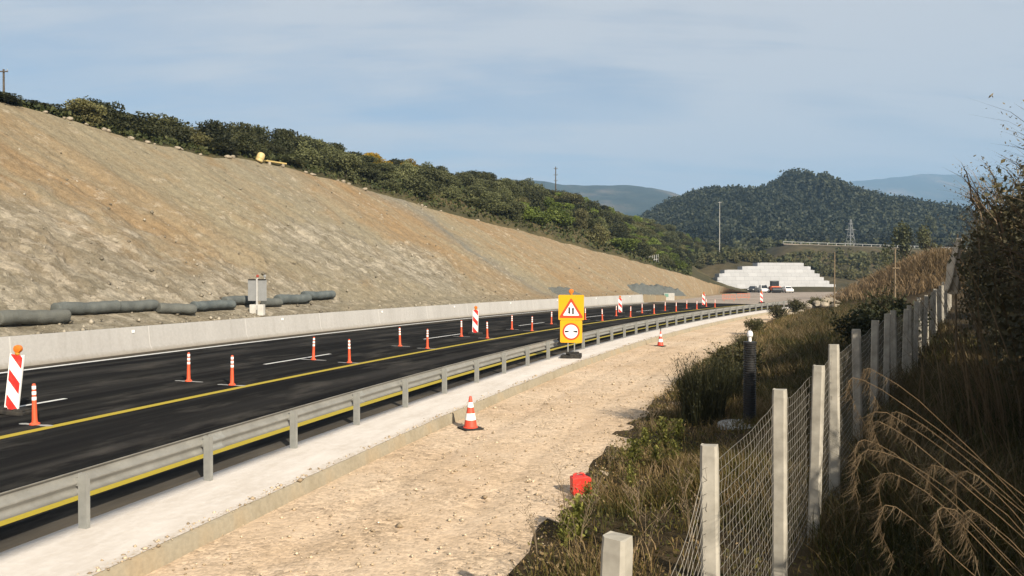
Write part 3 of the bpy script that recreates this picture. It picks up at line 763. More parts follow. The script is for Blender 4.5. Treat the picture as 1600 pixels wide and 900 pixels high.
def try_shrub(i, t, kind, hgt, wid):
    p = hill_pt(np.array([float(i)]), np.array([float(t)]))[0]
    if p[1] < 5: return False
    X, Y = px_of(p)
    if not (-60 < X < 1300): return False
    for (qx, qy, qw) in placed:
        if (p[0]-qx)**2 + (p[1]-qy)**2 < ((wid+qw)*.36)**2: return False
    placed.append((p[0], p[1], wid))
    put_shrub(kind, (p[0], p[1], p[2]-.12*hgt), (wid/2.6, hgt/2.3), r.random()*6.28, int(r.integers(4)))
    return True
cnt = {k: 0 for k in KINDS}
for n in range(6000):
    if sum(cnt.values()) >= 560: break
    i = r.random()*(NR-1); t = .05 + .98*r.random()**.8
    p = hill_pt(np.array([i]), np.array([t]))[0]
    if p[1] < 20: continue
    X, Y = px_of(p)
    far = np.clip((X-450)/500, 0, 1)
    wid = 2.2 + 1.5*r.random() + 2.6*far*r.random(); hgt = (1.7 + 1.5*r.random())*(1 + .35*far)
    if X < 480:
        kind = 'dark' if (t > .22 or r.random() < .6) else ('olive' if r.random() < .6 else 'brown')
        hgt *= .95
        hgt *= r.choice([.55, .7, .8, 1.05]); wid *= 1.15
        if X < 70: hgt *= .7
    elif X < 800:
        kind = 'dark' if t > .62 else 'olive'
        if t <= .62: hgt *= .8
        if 570 < X < 668 and t > .5 and r.random() < .8: kind = 'yellow'
    else:
        z = r.random(); kind = 'dark' if z < .34 else 'olive' if z < .58 else 'brown' if z < .86 else 'green'
        if t < .5 and z > .5: kind = 'green' if r.random() < .5 else 'brown'
        hgt *= .85
    if X > 1070 and t < .5: continue
    if X > 1060: hgt *= .7
    if X >= 480: hgt *= r.choice([.6, .8, .9, 1.1])
    if cnt[kind] >= 285: continue
    if try_shrub(i, t, kind, hgt, wid): cnt[kind] += 1
# low undergrowth between them
def undergrowth():
    r = np.random.default_rng(9); n = 60000
    i = r.random(n)*(NR-1); t = .01 + 1.0*r.random(n)
    p = hill_pt(i, t); ok = (p[:, 1] > 15) & ~((800+FPX*p[:, 0]/np.maximum(p[:, 1], 1) > 1080) & (t < .5))
    p = p[ok]; n = len(p)
    p[:, 2] += r.random(n)*.5
    far = np.clip((p[:, 1]-60)/120, 0, 1)
    V, F = cards(p, .26+.45*far, .8, r, np.array([0, -.3, .9]), .3)
    return mesh_np('undergrowth', V, F, tint=np.clip(r.random(n)*.8 + .3*fbm(p[:, 0]*.2, p[:, 1]*.2, 3, 2), 0, 1))
M['lf_under'] = m_leaf('undergrowth_leaf', D3((0.024, 0.032, 0.009, 1), (0.051, 0.059, 0.017, 1), (0.090, 0.087, 0.033, 1)))
struct(obj('undergrowth', undergrowth(), M['lf_under']), 'stuff')

# ---- forest on the far hill and scrub in the valley
def forest(name, n, xr, yr, zf, hh, mat, leaf, per, seed, dens=None, conif=.3):
    r = np.random.default_rng(seed); Vs = []; Fs = []; Ts = []; o = 0
    x = xr[0] + (xr[1]-xr[0])*r.random(n); y = yr[0] + (yr[1]-yr[0])*r.random(n); ok = abs(x/y-.25) < .55
    if dens is not None: ok &= dens(x, y) > r.random(n)
    x, y = x[ok], y[ok]; z = zf(x, y); n = len(x)
    C = []; T = []
    big = np.clip(.5+1.6*fbm(x*.012, y*.012, seed+30, 3), 0, 1)
    h = hh*(.5+.9*r.random(n)**1.5)*(.75+.5*big)*np.where((abs(x-231) < 9) & (y > 590) & (y < 625), 1.4, 1); tone = r.random(n)*.6; con = r.random(n) < conif
    k = np.repeat(np.arange(n), per); m = len(k)
    d = r.normal(size=(m, 3)); d /= np.linalg.norm(d, axis=1)[:, None]; rad = r.random(m)**.4
    wz = np.where(con[k], 1.0, .75)
    zz = h[k]*.55 + d[:, 2]*rad*h[k]*.48
    wid = np.where(con[k], h[k]*.33*np.clip(1.25-zz/h[k], .08, 1), h[k]*.45)
    P = np.stack([x[k]+d[:, 0]*rad*wid, y[k]+d[:, 1]*rad*wid, z[k]+zz], -1)
    V, F = cards(P, leaf, .85, r)
    return mesh_np(name, V, F, tint=np.clip(tone[k]*.9 + .25*r.random(m) + .35*(1-big[k]), 0, 1))
struct(obj('forest', forest('forest', 9500, (40, 540), (415, 640), z_forest, 7.6, None, 1.75, 46, 3), M['lf_forest']), 'stuff')
struct(obj('valley_bushes', forest('valley_bushes', 5200, (20, 330), (206, 410), lambda x, y: z_valley(x, y)-.4, 3.0, None, .95, 44, 4, lambda x, y: (.25+.75*(fbm(x*.03, y*.03, 8, 3) > -.05))*((y-262-(x-95)*.12 < -24) | (y-262-(x-95)*.12 > 8)), 0.0), M['lf_olive']), 'stuff')
struct(obj('valley_scrub', forest('valley_scrub', 1500, (40, 125), (206, 240), lambda x, y: z_valley(x, y)-.5, 1.9, None, .55, 46, 14, lambda x, y: (.35+.65*(fbm(x*.05, y*.05, 28, 3) > -.1))*(abs(y-262-(x-95)*.12) > 5), 0.0), M['lf_brown']), 'stuff')
struct(obj('valley_thicket', forest('valley_thicket', 1300, (30, 330), (230, 420), lambda x, y: z_valley(x, y)-.4, 5.0, None, 1.3, 44, 6, lambda x, y: 1.0*(fbm(x*.025, y*.025, 18, 3) > .0)*((y-262-(x-95)*.12 < -34) | (y-262-(x-95)*.12 > 14)), 0.1), M['lf_forest']), 'stuff')
# ================================================================== road furniture
ORD = ['nearest', 'second nearest', 'third nearest', 'fourth nearest', 'fifth nearest', 'sixth nearest', 'seventh nearest', 'eighth nearest', 'ninth nearest', 'tenth nearest', 'eleventh nearest', 'twelfth nearest', 'farthest']
# ---- concrete barrier
bar = thing('concrete_barrier', 'long pale grey concrete barrier between the asphalt and the cut slope', 'barrier')
prof = [(.0, -.05), (.0, .09), (-.12, .30), (-.21, 1.10), (-.225, 1.12), (-.385, 1.12), (-.40, 1.10), (-.47, -.05)]
strip(-45, 88.5, .75, [((lambda s, a=a: u_bar(s)+a), z) for a, z in prof], M['barrier'], 'wall', bar, smooth=False, closed=True)
rm = MB().box((0, 0, 0), (.05, .12, .12), .012).mesh('reflector')
rm.materials.append(M['band'])
for k in range(8):
    s = 17.2 + 9.6*k; o = obj('reflector', rm, None, bar); o.location = p3(s, float(u_bar(s))-.165, .93); o.rotation_euler = (0, 0, -head(s))
# ---- guard rails
pm = MB()
pm.box((0, -.028, .21), (.13, .006, 1.02)); pm.box((-.062, .002, .21), (.006, .054, 1.02)); pm.box((.062, .002, .21), (.006, .054, 1.02)); pm.box((-.10, 0, .60), (.07, .05, .10))
pm = pm.mesh('post'); pm.materials.append(M['galv_post'])
bm_ = MB().box((0, 0, 0), (.03, .035, .035), .008).mesh('bolt'); bm_.materials.append(M['bolt'])
Wp = [(-.085, .752), (-.150, .715), (-.162, .690), (-.150, .655), (-.095, .612), (-.083, .592), (-.095, .572), (-.150, .528), (-.162, .500), (-.150, .470), (-.085, .432)]
Wp2 = Wp + [(a+.006, z-.001) for a, z in Wp[::-1]]
def guard(label, s0, s1, posts):
    t = thing('guard_rail', label, 'guard rail', group='steel guard rails beside the gravel verge')
    strip(s0, s1, .5, [(a, z) for a, z in Wp2], M['galv'], 'rail', t, smooth=False, closed=True)
    for s in posts[1::2]:
        if s+.5 < s1: strip(s+.18, s+.50, .16, [(a+.008, .592+(z-.592)*1.02) for a, z in Wp2], M['galv_post'], 'lap_joint', t, smooth=False, closed=True)
    for s in posts:
        o = obj('post', pm, None, t); o.location = p3(s, 0, 0); o.rotation_euler = (0, 0, -head(s))
        b = obj('bolt', bm_, None, o); b.location = (-.068, .0, .535)
guard('galvanised guard rail in the foreground ending just before the yellow road sign', -16, 22.6, [.03+2.335*k for k in range(-6, 10)])
guard('galvanised guard rail starting behind the yellow road sign and curving into the distance', 24.4, 84.5, [25.75+2.335*k for k in range(26)])
# ---- flexible delineator posts
t0 = thing('delineator_post', 'x', 'delineator post')
MB().lathe([(.105, 0), (.105, .025), (.07, .05), (.055, .055)], 20).obj('base', M['orange'], t0, True)
MB().lathe([(.062, .05), (.055, .12), (.044, .55), (.037, .87), (.032, .89), (.018, .90)], 18).obj('post', M['orange'], t0, True)
for z in (.535, .655, .775):
    fz = lambda q: .0465-(q-.535)*.0215
    MB().lathe([(fz(z)-.001, z), (fz(z)+.001, z+.004), (fz(z+.075)+.001, z+.071), (fz(z+.075)-.001, z+.075)], 18).obj('reflective_band', M['band'], t0, True)
first = True
def delin(s, u, label, group):
    global first
    z = .010; rr = random.Random(int(s*10)+int(u*7))
    loc = p3(s+rr.uniform(-.12, .12), u+rr.uniform(-.05, .05), z); tl = (rr.uniform(-.03, .03), rr.uniform(-.03, .03))
    if first:
        t0.location = loc; t0.rotation_euler = (tl[0], tl[1], 0); t0['label'] = label; t0['group'] = group; first = False
    else: dup(t0, loc, rr.random()*6, label, group, tilt=tl)
    th = head(s); n = 12; a = rr.uniform(.42, .62); b = rr.uniform(.42, .62)
    cxy = Vector((loc.x, loc.y)); d = Vector((math.cos(th), -math.sin(th))); e = Vector((math.sin(th), math.cos(th)))
    V = []
    for i in range(n+1):
        q = -a + (a+b)*i/n; w = .075*(.55+.6*rr.random()) * (1 if 0 < i < n else .4)
        for sg in (-1, 1):
            p = cxy + d*q + e*(sg*w); V.append((p.x, p.y, .0105))
    obj('white_bar', mesh_np('white_bar', V, np.array([[2*i, 2*i+1, 2*i+3, 2*i+2] for i in range(n)])), M['chalk'], road)
for k in range(13):
    delin(5.0+6.12*k, -6.70, 'orange delineator with white bands, %s in the row along the yellow line' % ORD[k], 'delineators along the yellow line')
for k in range(12):
    nm = ORD[k] if k < 11 else 'farthest'
    delin(11.3+6.22*k, -8.62 + (.5*k/11), 'orange delineator with white bands, %s in the row out in the closed lane' % nm, 'delineators in the closed lane')
# ---- striped barricade boards with lamps
tb = thing('striped_board', 'tall red and white striped board with amber lamp at the left edge, nearest the camera', 'barricade board', group='red and white striped boards on the road')
def board(tb):
    MB().box((0, .0, .76), (.30, .03, 1.30), .008).obj('panel', M['stripe'], tb)
    MB().box((-.16, .0, .76), (.018, .05, 1.34), .004).box((.16, .0, .76), (.018, .05, 1.34), .004).obj('frame', M['signwhite'], tb)
    MB().box((0, .06, .45), (.05, .05, .9), .004).obj('stake', M['galv_post'], tb)
    bs = MB(); 
    bs.box((0, .05, .055), (.80, .42, .11), .03); bs.box((-.22, .05, .12), (.26, .36, .05), .02); bs.box((.22, .05, .12), (.26, .36, .05), .02)
    bs.obj('foot', M['rubber'], tb)
    lp = MB().lathe([(.03, 1.40), (.055, 1.43), (.055, 1.47)], 16).obj('lamp', M['lampbody'], tb, True)
    MB().lathe([(.05, -.055), (.088, -.045), (.098, 0), (.088, .045), (.05, .055)], 22, c=(0, 0, 1.555), axis=(0, 1, 0)).obj('lens', M['amber'], lp, True)
board(tb)
BL = [(5.7, -8.45, .12, None), (31.6, -8.5, .03, 'red and white striped board with lamp among the delineators left of the yellow sign'), (59.3, -9.7, -.02, 'red and white striped board just right of the yellow sign, against the barrier end'),
      (82.0, -9.3, .02, 'small red and white striped board where the black asphalt ends'), (96, -6.6, -.03, 'most distant red and white striped board, on pale dirt in front of the white wall')]
for s, u, tl, lab in BL:
    loc = p3(s, u, .008); rz = -head(s)*.55
    if lab is None: tb.location = loc; tb.rotation_euler = (0, tl, rz+.1)
    else: dup(tb, loc, rz, lab, tilt=(0, tl))
# ---- yellow road sign
sg = thing('road_sign', 'yellow roadworks sign with warning triangle above a round width-limit sign and an amber lamp', 'road sign', p3(21.9, .68, .012), -head(22)*.45)
def flat(poly, y0, y1): return MB().prism(poly, y0, y1)
def rrect(x0, z0, x1, z1, r=.05, n=5):
    P = []
    for (cx_, cz_, a0) in ((x1-r, z1-r, 0), (x0+r, z1-r, 90), (x0+r, z0+r, 180), (x1-r, z0+r, 270)):
        for k in range(n+1):
            a = R(a0+90*k/n); P.append((cx_+r*math.cos(a), cz_+r*math.sin(a)))
    return P
up = flat(rrect(-.515, 1.53, .515, 2.55), -.012, .012).obj('upper_panel', M['signyellow'], sg)
def rtri(cx_, z0, half, h, r):
    A = [(cx_-half, z0), (cx_+half, z0), (cx_, z0+h)]; P = []; c = (cx_, z0+h/3)
    for i, p in enumerate(A):
        a0 = (-150, -90, 30)[i]-0; a0 = {0: 150, 1: 270, 2: 30}[i]
        k_ = 1 - 2*r/math.hypot(p[0]-c[0], p[1]-c[1]); q = (c[0]+(p[0]-c[0])*k_, c[1]+(p[1]-c[1])*k_)
        for j in range(5):
            a = R(a0+120*j/4); P.append((q[0]+r*math.cos(a), q[1]+r*math.sin(a)))
    return P
flat(rtri(0, 1.62, .50, .82, .04), -.018, -.0125).obj('triangle_border', M['signred'], up)
flat(rtri(0, 1.715, .335, .55, .02), -.022, -.0185).obj('triangle_field', M['signwhite'], up)
def arrow(x, upw):
    z0, z1 = 1.77, 2.05
    if upw: P = [(x-.034, z0), (x+.034, z0), (x+.034, z1-.075), (x+.056, z1-.075), (x, z1), (x-.056, z1-.075), (x-.034, z1-.075)]
    else: P = [(x-.034, z1), (x-.034, z0+.075), (x-.056, z0+.075), (x, z0), (x+.056, z0+.075), (x+.034, z0+.075), (x+.034, z1)]
    return flat(P, -.026, -.0225).obj('arrow', M['signblack'], up)
arrow(-.075, False); arrow(.075, True)
lo = flat(rrect(-.445, .62, .445, 1.522), -.012, .012).obj('lower_panel', M['signyellow'], sg)
def circ(r_, n=40, c=(0, 1.07)): return [(c[0]+r_*math.cos(2*math.pi*k/n), c[1]+r_*math.sin(2*math.pi*k/n)) for k in range(n)]
flat(circ(.345), -.018, -.0125).obj('red_ring', M['signred'], lo); flat(circ(.275), -.022, -.0185).obj('white_disc', M['signwhite'], lo)
for sx in (-1, 1):
    flat([(sx*.25, 1.03), (sx*.25, 1.11), (sx*.14, 1.10), (sx*.06, 1.07), (sx*.14, 1.04)][::sx], -.026, -.0225).obj('arrowhead', M['signblack'], lo)
for x in (-.13, .13):
    MB().box((x, .035, 1.25), (.045, .045, 2.4), .004).obj('leg', M['galv_post'], sg)
fb = MB(); fb.box((-.16, .02, .06), (.50, .62, .12), .03); fb.box((.18, .05, .09), (.46, .60, .18), .03); fb.box((.05, .05, .20), (.52, .34, .10), .03); fb.obj('foot', M['rubber'], sg)
lp = MB().lathe([(.03, 2.52), (.05, 2.55), (.05, 2.60)], 16, c=(0, .03, 0)).obj('lamp', M['lampbody'], sg, True)
MB().lathe([(.05, -.055), (.092, -.045), (.105, 0), (.092, .045), (.05, .055)], 22, c=(0, .03, 2.69), axis=(0, 1, 0)).obj('lens', M['amber'], lp, True)
# ---- traffic cones
def cone(label, loc, rz, tilt=(0, 0)):
    t = thing('traffic_cone', label, 'traffic cone', loc, rz, 'traffic cones on the gravel', tilt)
    MB().box((0, 0, .018), (.46, .46, .036), .012).obj('foot', M['rubber'], t)
    f = lambda z: .155 - (.155-.028)*(z-.036)/.71
    def seg(z0, z1, e=0): return [(f(z0)+e, z0), (f(z1)+e, z1)]
    MB().lathe([(.172, .034), (.172, .05), (f(.06), .06), (f(.62), .62), (f(.735), .735), (.022, .75)], 24).obj('body', M['orange_cone'], t, True)
    MB().lathe(seg(.215, .365, .003), 24).obj('white_band', M['band'], t, True); MB().lathe(seg(.50, .615, .003), 24).obj('white_band', M['band'], t, True)
    return t
M['orange_cone'] = simple('red_orange_cone', (.58, .06, .03, 1), .5, 0, .15, 9, .4, (.25, .16, .10, 1), .3)
cx_, cy_ = gp(735, 671, -.22)
cone('red and white traffic cone in the middle of the gravel near the pavement step', (cx_, cy_, -.215), .5)
cx_, cy_ = gp(1032, 541, -.22)
t = cone('distant traffic cone with a dark stake in its top beyond the yellow sign', (cx_, cy_, -.215), .9, (.0, .04))
MB().tube([(0, 0, .73), (.01, 0, 1.0)], [.022, .018], 8).obj('stake', M['rubber'], t)
# ---- red fuel can
cx_, cy_ = gp(908, 771, -.20)
fc = thing('fuel_can', 'small red plastic fuel can lying at the gravel edge beside the weeds', 'fuel can', (cx_, cy_, -.205), R(12), tilt=(.08, -.05))
def can():
    b = MB(); b.prism([(-.155, .0), (.155, .0), (.16, .05), (.155, .25), (.10, .285), (-.05, .285), (-.155, .275)], -.085, .085)
    me = b.mesh('body'); bm = bmesh.new(); bm.from_mesh(me); bmesh.ops.bevel(bm, geom=list(bm.edges), offset=.018, segments=3, profile=.6, affect='EDGES'); bm.to_mesh(me); bm.free()
    return me
obj('body', can(), M['red'], fc)
rb = MB()
for z in (.08, .13, .18): rb.box((0, -.087, z), (.22, .008, .014), .003)
rb.box((0, -.087, .13), (.014, .008, .20), .003)
rb.obj('rib', M['red'], fc)
MB().tube([(-.12, 0, .27), (-.11, 0, .315), (-.07, 0, .33), (.0, 0, .33), (.05, 0, .315), (.06, 0, .275)], .016, 8).obj('handle', M['red'], fc, True)
MB().lathe([(.035, 0), (.035, .04), (.02, .05)], 14, c=(.115, 0, .265), axis=(.5, 0, 1)).obj('cap', M['rubber'], fc, True)

# ================================================================== along the slope toe
def on_bench(px, off):
    """point on the flat bench behind the barrier, at this bearing"""
    ss = np.arange(-20, 130, .05); x, y = xy(ss, u_bar(ss)-.48-off); b = 800 + FPX*x/np.maximum(y, .1)
    ok = y > 5; return float(np.interp(px, b[ok], ss[ok]))
def slope_z(x, y):
    d = (SV[:, :, 0]-x)**2 + (SV[:, :, 1]-y)**2; k = np.unravel_index(np.argmin(d), d.shape); return float(SV[k][2])
def roll_mesh(name, L, rad, seed):
    r_ = np.random.default_rng(seed); n = 40; m = 22; V = []
    rings = [(-.5, .12), (-.5, .55), (-.497, .9)] + [(-.49+.98*k/(n-1), 1.0) for k in range(n)] + [(.497, .9), (.5, .55), (.5, .12)]
    for (t, k) in rings:
        for j in range(m):
            a = 2*math.pi*j/m; q = t*L
            w = rad*k*(1 + .10*float(fbm(q*2.2, a*1.2, seed, 3)) + .035*math.sin(q*9+seed))
            V.append((q, w*math.cos(a), w*math.sin(a)*.88 - .07*rad*math.cos(q*2.5+seed)))
    G = len(rings); F = [(i*m+j, i*m+(j+1) % m, (i+1)*m+(j+1) % m, (i+1)*m+j) for i in range(G-1) for j in range(m)]
    F += [tuple(range(m))[::-1], tuple((G-1)*m+j for j in range(m))]
    return mesh_np(name, V, F, smooth=True)
ROLLS = [(-8, 104, 1.0, .32, 'dark blue-grey netting roll at the left edge of the photo behind the barrier'),
         (84, 183, 1.75, .30, 'dark blue-grey netting roll lying just right of and behind the leftmost roll'),
         (179, 243, 1.75, .29, 'brownish-grey netting roll end to end with a blue-grey roll'),
         (246, 304, 1.2, .28, 'olive-grey netting roll lying askew, third gap from the left'),
         (301, 364, 1.35, .27, 'straight olive-grey netting roll just left of the grey sign backs'),
         (350, 395, 1.9, .27, 'netting roll half hidden behind the left side of the grey sign backs'),
         (412, 437, 1.5, .27, 'short netting roll showing at the right side of the grey sign backs'),
         (432, 482, 1.7, .32, 'sagging grey netting roll right of the grey sign backs'),
         (474, 520, 2.0, .30, 'rightmost dark grey netting roll against the slope')]
for k, (a, b, off, rad, lab) in enumerate(ROLLS):
    tlt = .35 if k == 3 else 0
    sa, sb = on_bench(a, off+tlt*.8), on_bench(b, off-tlt*.8)
    A = p3(sa, float(u_bar(sa))-.48-off-tlt*.8, 0); B = p3(sb, float(u_bar(sb))-.48-off+tlt*.8, 0)
    A.z = slope_z(A.x, A.y); B.z = slope_z(B.x, B.y); C = (A+B)/2; dv = B-A; L = dv.length
    o = obj('netting_roll', roll_mesh('netting_roll', L*.98, rad, 30+k), M['roll']); o.location = C + Vector((0, 0, rad*1.0+.04))
    o.rotation_euler = (0, -math.atan2(dv.z, dv.xy.length), math.atan2(dv.y, dv.x))
    tag(o, lab, 'netting roll', 'rolls of netting along the slope toe')
def heap(label, px0, px1, off, h, seed):
    sa, sb = on_bench(px0, off), on_bench(px1, off); n = 46; m = 22
    ss = np.linspace(sa, sb, n); V = []
    for i, s in enumerate(ss):
        for j in range(m):
            t = j/(m-1); u = float(u_bar(s))-.48-off+1.1-2.4*t; x, y = xy(s, u)
            e = math.sin(math.pi*i/(n-1))**.35*math.sin(math.pi*t)**.6
            z = slope_z(float(x), float(y)) - .06 + h*e*(.65+.55*float(fbm(s*.9, t*4, seed, 4)))+ (.10*float(fbm(s*4, t*14, seed+3, 3)) if e > .1 else 0)
            V.append((x, y, z))
    o = obj('netting_heap', mesh_np('netting_heap', V, grid(n, m), smooth=True), M['roll']); tag(o, label, 'netting heap', 'heaps of grey netting')
heap('low heap of crumpled grey netting behind the far end of the barrier', 990, 1064, 1.6, 1.7, 61)
heap('small dark heap of netting just above the barrier behind the yellow sign', 868, 903, 1.5, .55, 67)
M['dullred'] = simple('dull_red_lens', (.28, .05, .03, 1), .4)
# ---- grey sign seen from behind
s_ = on_bench(402, .55); pb = p3(s_, float(u_bar(s_))-.48-.55, 0); pb.z = slope_z(pb.x, pb.y)-.03
gs = thing('sign_back', 'grey backs of two narrow sign panels on a post with two lamps, behind the barrier', 'road sign', pb, -head(s_)+.35)
for x in (-.30, .28): MB().box((x, .02, 1.38), (.48, .03, 1.18), .01).obj('panel', M['greymetal'], gs)
MB().box((-.01, -.03, 1.15), (.09, .06, 1.75), .008).obj('post', M['palemetal'], gs)
MB().box((0, -.01, 1.98), (1.0, .06, .06), .006).obj('crossbar', M['rubber'], gs)
for x in (-.22, .22): MB().box((x, .0, .28), (.34, .30, .62), .02).obj('foot_block', M['palecon'], gs)
for x in (.02, .42):
    lp = MB().box((x, .02, 2.06), (.06, .06, .12), .008).obj('lamp', M['palemetal'], gs)
    MB().lathe([(.04, -.04), (.075, -.03), (.085, .0), (.075, .025), (.045, .035)], 20, c=(x, .0, 2.165), axis=(0, 1, 0)).obj('lens', M['dullred'] if x < .2 else M['greymetal'], lp, True)
# ---- green and white marker at the barrier end
s_ = on_bench(1040, 0.2); pb = p3(s_, float(u_bar(s_))-.1, .0)
mk = thing('barrier_end_marker', 'pale green and white box at the far end of the concrete barrier', 'marker', pb, -head(s_)*.5)
MB().box((0, 0, .55), (1.5, .5, 1.1), .03).obj('box', M['palecon'], mk); MB().box((-.35, -.27, .78), (.55, .03, .5), .01).obj('plate', simple('pale_green', (.16, .30, .24, 1), .6), mk)

# ---- rocks
def rock_mesh(name, seed, mat, flat_=.7):
    bm = bmesh.new(); bmesh.ops.create_icosphere(bm, subdivisions=2, radius=1); r_ = random.Random(seed)
    off = [Vector((r_.uniform(-1, 1), r_.uniform(-1, 1), r_.uniform(-1, 1))).normalized() for _ in range(9)]
    for v in bm.verts:
        d = v.co.normalized(); k = 1.0
        for o_ in off: k = min(k, .72/max(.25, d.dot(o_))) if d.dot(o_) > .5 else k
        v.co = d*k*(1+.06*r_.uniform(-1, 1)); v.co.z *= flat_
    me = bpy.data.meshes.new(name); bm.to_mesh(me); bm.free(); me.materials.append(mat); return me
RM = [rock_mesh('boulder', k, M['rock']) for k in range(4)]
crpx = 800 + FPX*CR[:, 0]/np.maximum(CR[:, 1], 1)
rr = random.Random(4)
for px in (72, 103, 112, 137, 166, 170, 206, 233, 243, 277, 283, 313, 356, 366, 478, 488, 528, 536, 545, 570, 655, 660, 666, 690, 745, 810):
    k = int(np.argmin(abs(crpx-px)+1000*(CR[:, 1] < 20))); w = rr.uniform(.09, .19)*(1+CR[k, 1]/160)
    o = obj('boulder', RM[rr.randrange(4)], None); o.location = (CR[k, 0], CR[k, 1], CR[k, 2]+w*.25); o.scale = (w*rr.uniform(1, 1.8), w, w); o.rotation_euler = (0, 0, rr.random()*6)
    tag(o, 'small pale boulder on the crest line of the cut slope', 'boulder', 'pale boulders along the crest')
# ---- pale yellow drum and plank on the crest
k = int(np.argmin(abs(crpx-405)+1000*(CR[:, 1] < 20)))
dr = thing('plastic_drum', 'pale yellow round drum standing tilted on the crest of the slope', 'drum', (CR[k, 0], CR[k, 1], CR[k, 2]+.05), .2, tilt=(-.1, .35))
MB().lathe([(.26, 0), (.32, .06), (.34, .3), (.34, .55), (.31, .72), (.2, .82), (.08, .86)], 20).obj('body', M['drum'], dr, True)
MB().lathe([(.35, .28), (.36, .31), (.35, .34)], 20).obj('hoop', M['plank'], dr, True)
k2 = int(np.argmin(abs(crpx-430)+1000*(CR[:, 1] < 20)))
pk = thing('yellow_plank', 'long yellow plank lying on blocks on the crest beside the pale drum', 'plank', (CR[k2, 0], CR[k2, 1], CR[k2, 2]+.1), .95)
MB().box((0, 0, .22), (2.2, .35, .12), .02).obj('board', M['plank'], pk)
for x in (-.7, .75): MB().box((x, 0, .03), (.25, .3, .26), .02).obj('block', M['rock'], pk)

# ================================================================== far end: white stepped wall, vehicles, barriers
wl_ = thing('stepped_wall', 'white stepped wall of stacked pale blocks across the far end of the road', 'wall', (52.0, 183, 0), R(10))
for k, (a, b) in enumerate([(0, 34.5), (.3, 33.6), (.6, 32.0), (1.0, 30.6), (1.6, 29.6), (3.2, 28.3), (8.2, 27.4), (12.6, 25.6)]):
    MB().box(((a+b)/2, 5+.30*k, .44+.93*k), (b-a, 2.6, .86), .02).box(((a+b)/2+.3, 5.15+.30*k, .90+.93*k), (b-a-1.2, 2.5, .07)).obj('tier', M['block'], wl_)
def car(label, loc, rz, paint, h=1.0):
    t = thing('car', label, 'car', loc, rz, 'vehicles parked before the white wall')
    sec = [(-2.1, .45, .62), (-2.05, .30, .86), (-1.2, .28, .98), (-.45, .28, 1.02), (1.9, .28, 1.05), (2.05, .35, .8)]
    b = MB(); b.prism([(-2.1, .35), (-2.1, .70), (-1.95, .86), (-1.0, .98), (2.0, 1.05), (2.1, .9), (2.1, .35), (1.9, .26), (-1.9, .26)], -.88, .88)
    me = b.mesh('body'); bm = bmesh.new(); bm.from_mesh(me); bmesh.ops.bevel(bm, geom=list(bm.edges), offset=.06, segments=2, affect='EDGES'); bm.to_mesh(me); bm.free()
    o = obj('body', me, paint, t); 
    c = MB(); V = []
    for (x, z, w) in ((-1.0, .97, .80), (-.25, 1.48*h, .62), (1.45, 1.50*h, .62), (2.0, 1.04, .78)): V += [(x, -w, z), (x, w, z)]
    c.add(V, [(0, 1, 3, 2), (2, 3, 5, 4), (4, 5, 7, 6), (0, 2, 4, 6), (1, 7, 5, 3), (0, 6, 7, 1)]); c.obj('cabin', paint, t)
    g_ = MB(); g_.add([(-.985, -.70, 1.02), (-.985, .70, 1.02), (-.30, .56, 1.44*h), (-.30, -.56, 1.44*h)], [(0, 1, 2, 3)]).obj('windscreen', M['glass'], t)
    for sy in (-1, 1):
        MB().add([(-.7, sy*.80, 1.06), (1.75, sy*.80, 1.08), (1.35, sy*.655, 1.42*h), (-.2, sy*.655, 1.42*h)], [(0, 1, 2, 3)]).obj('side_window', M['glass'], t)
        MB().box((-2.08, sy*.62, .68), (.08, .30, .16), .03).obj('headlight', M['signwhite'], t)
        for x in (-1.3, 1.3): MB().lathe([(.2, -.1), (.32, -.1), (.33, -.06), (.33, .06), (.32, .1), (.2, .1)], 18, c=(x, sy*.80, .32), axis=(0, 1, 0)).obj('wheel', M['rubber'], t, True)
    return t
def vpos(px, d, z=.0): return ((px-800)*d/FPX, d, z)
car('white van facing the camera, just left of the orange machine before the white wall', vpos(1193, 174), R(85), M['carwhite'], 1.22)
car('white car facing the camera, just right of the orange machine before the white wall', vpos(1231, 174), R(82), M['carwhite'])
car('dark car leftmost of the vehicles before the white wall', vpos(1176, 180), R(60), M['cardark'])
om = thing('road_roller', 'orange road machine with a dark open cab parked before the white wall', 'road machine', vpos(1211, 172), R(-5), 'vehicles parked before the white wall')
MB().box((0, .4, 1.05), (2.1, 2.6, .95), .12).box((0, -1.1, .95), (2.2, .5, .7), .08).obj('body', M['machine'], om)
MB().lathe([(.62, -1.0), (.66, -.98), (.66, .98), (.62, 1.0)], 24, c=(0, -1.25, .66), axis=(1, 0, 0)).obj('drum', M['cabblack'], om, True)
for x in (-.95, .95): MB().lathe([(.4, -.22), (.62, -.2), (.64, 0), (.62, .2), (.4, .22)], 20, c=(x, 1.2, .64), axis=(1, 0, 0)).obj('wheel', M['rubber'], om, True)
cb_ = MB()
for x in (-.8, .8):
    for y in (-.2, 1.2): cb_.box((x, y, 2.1), (.10, .10, 1.25), .01)
cb_.box((0, .5, 2.75), (1.8, 1.7, .12), .03).box((0, .5, 1.6), (1.7, 1.5, .12), .02)
cb = cb_.obj('cab', M['cabblack'], om)
MB().box((0, -.2, 2.1), (1.5, .02, 1.1)).obj('windscreen', M['glass'], cb); MB().box((0, 1.2, 2.1), (1.5, .02, 1.1)).obj('rear_window', M['glass'], cb)
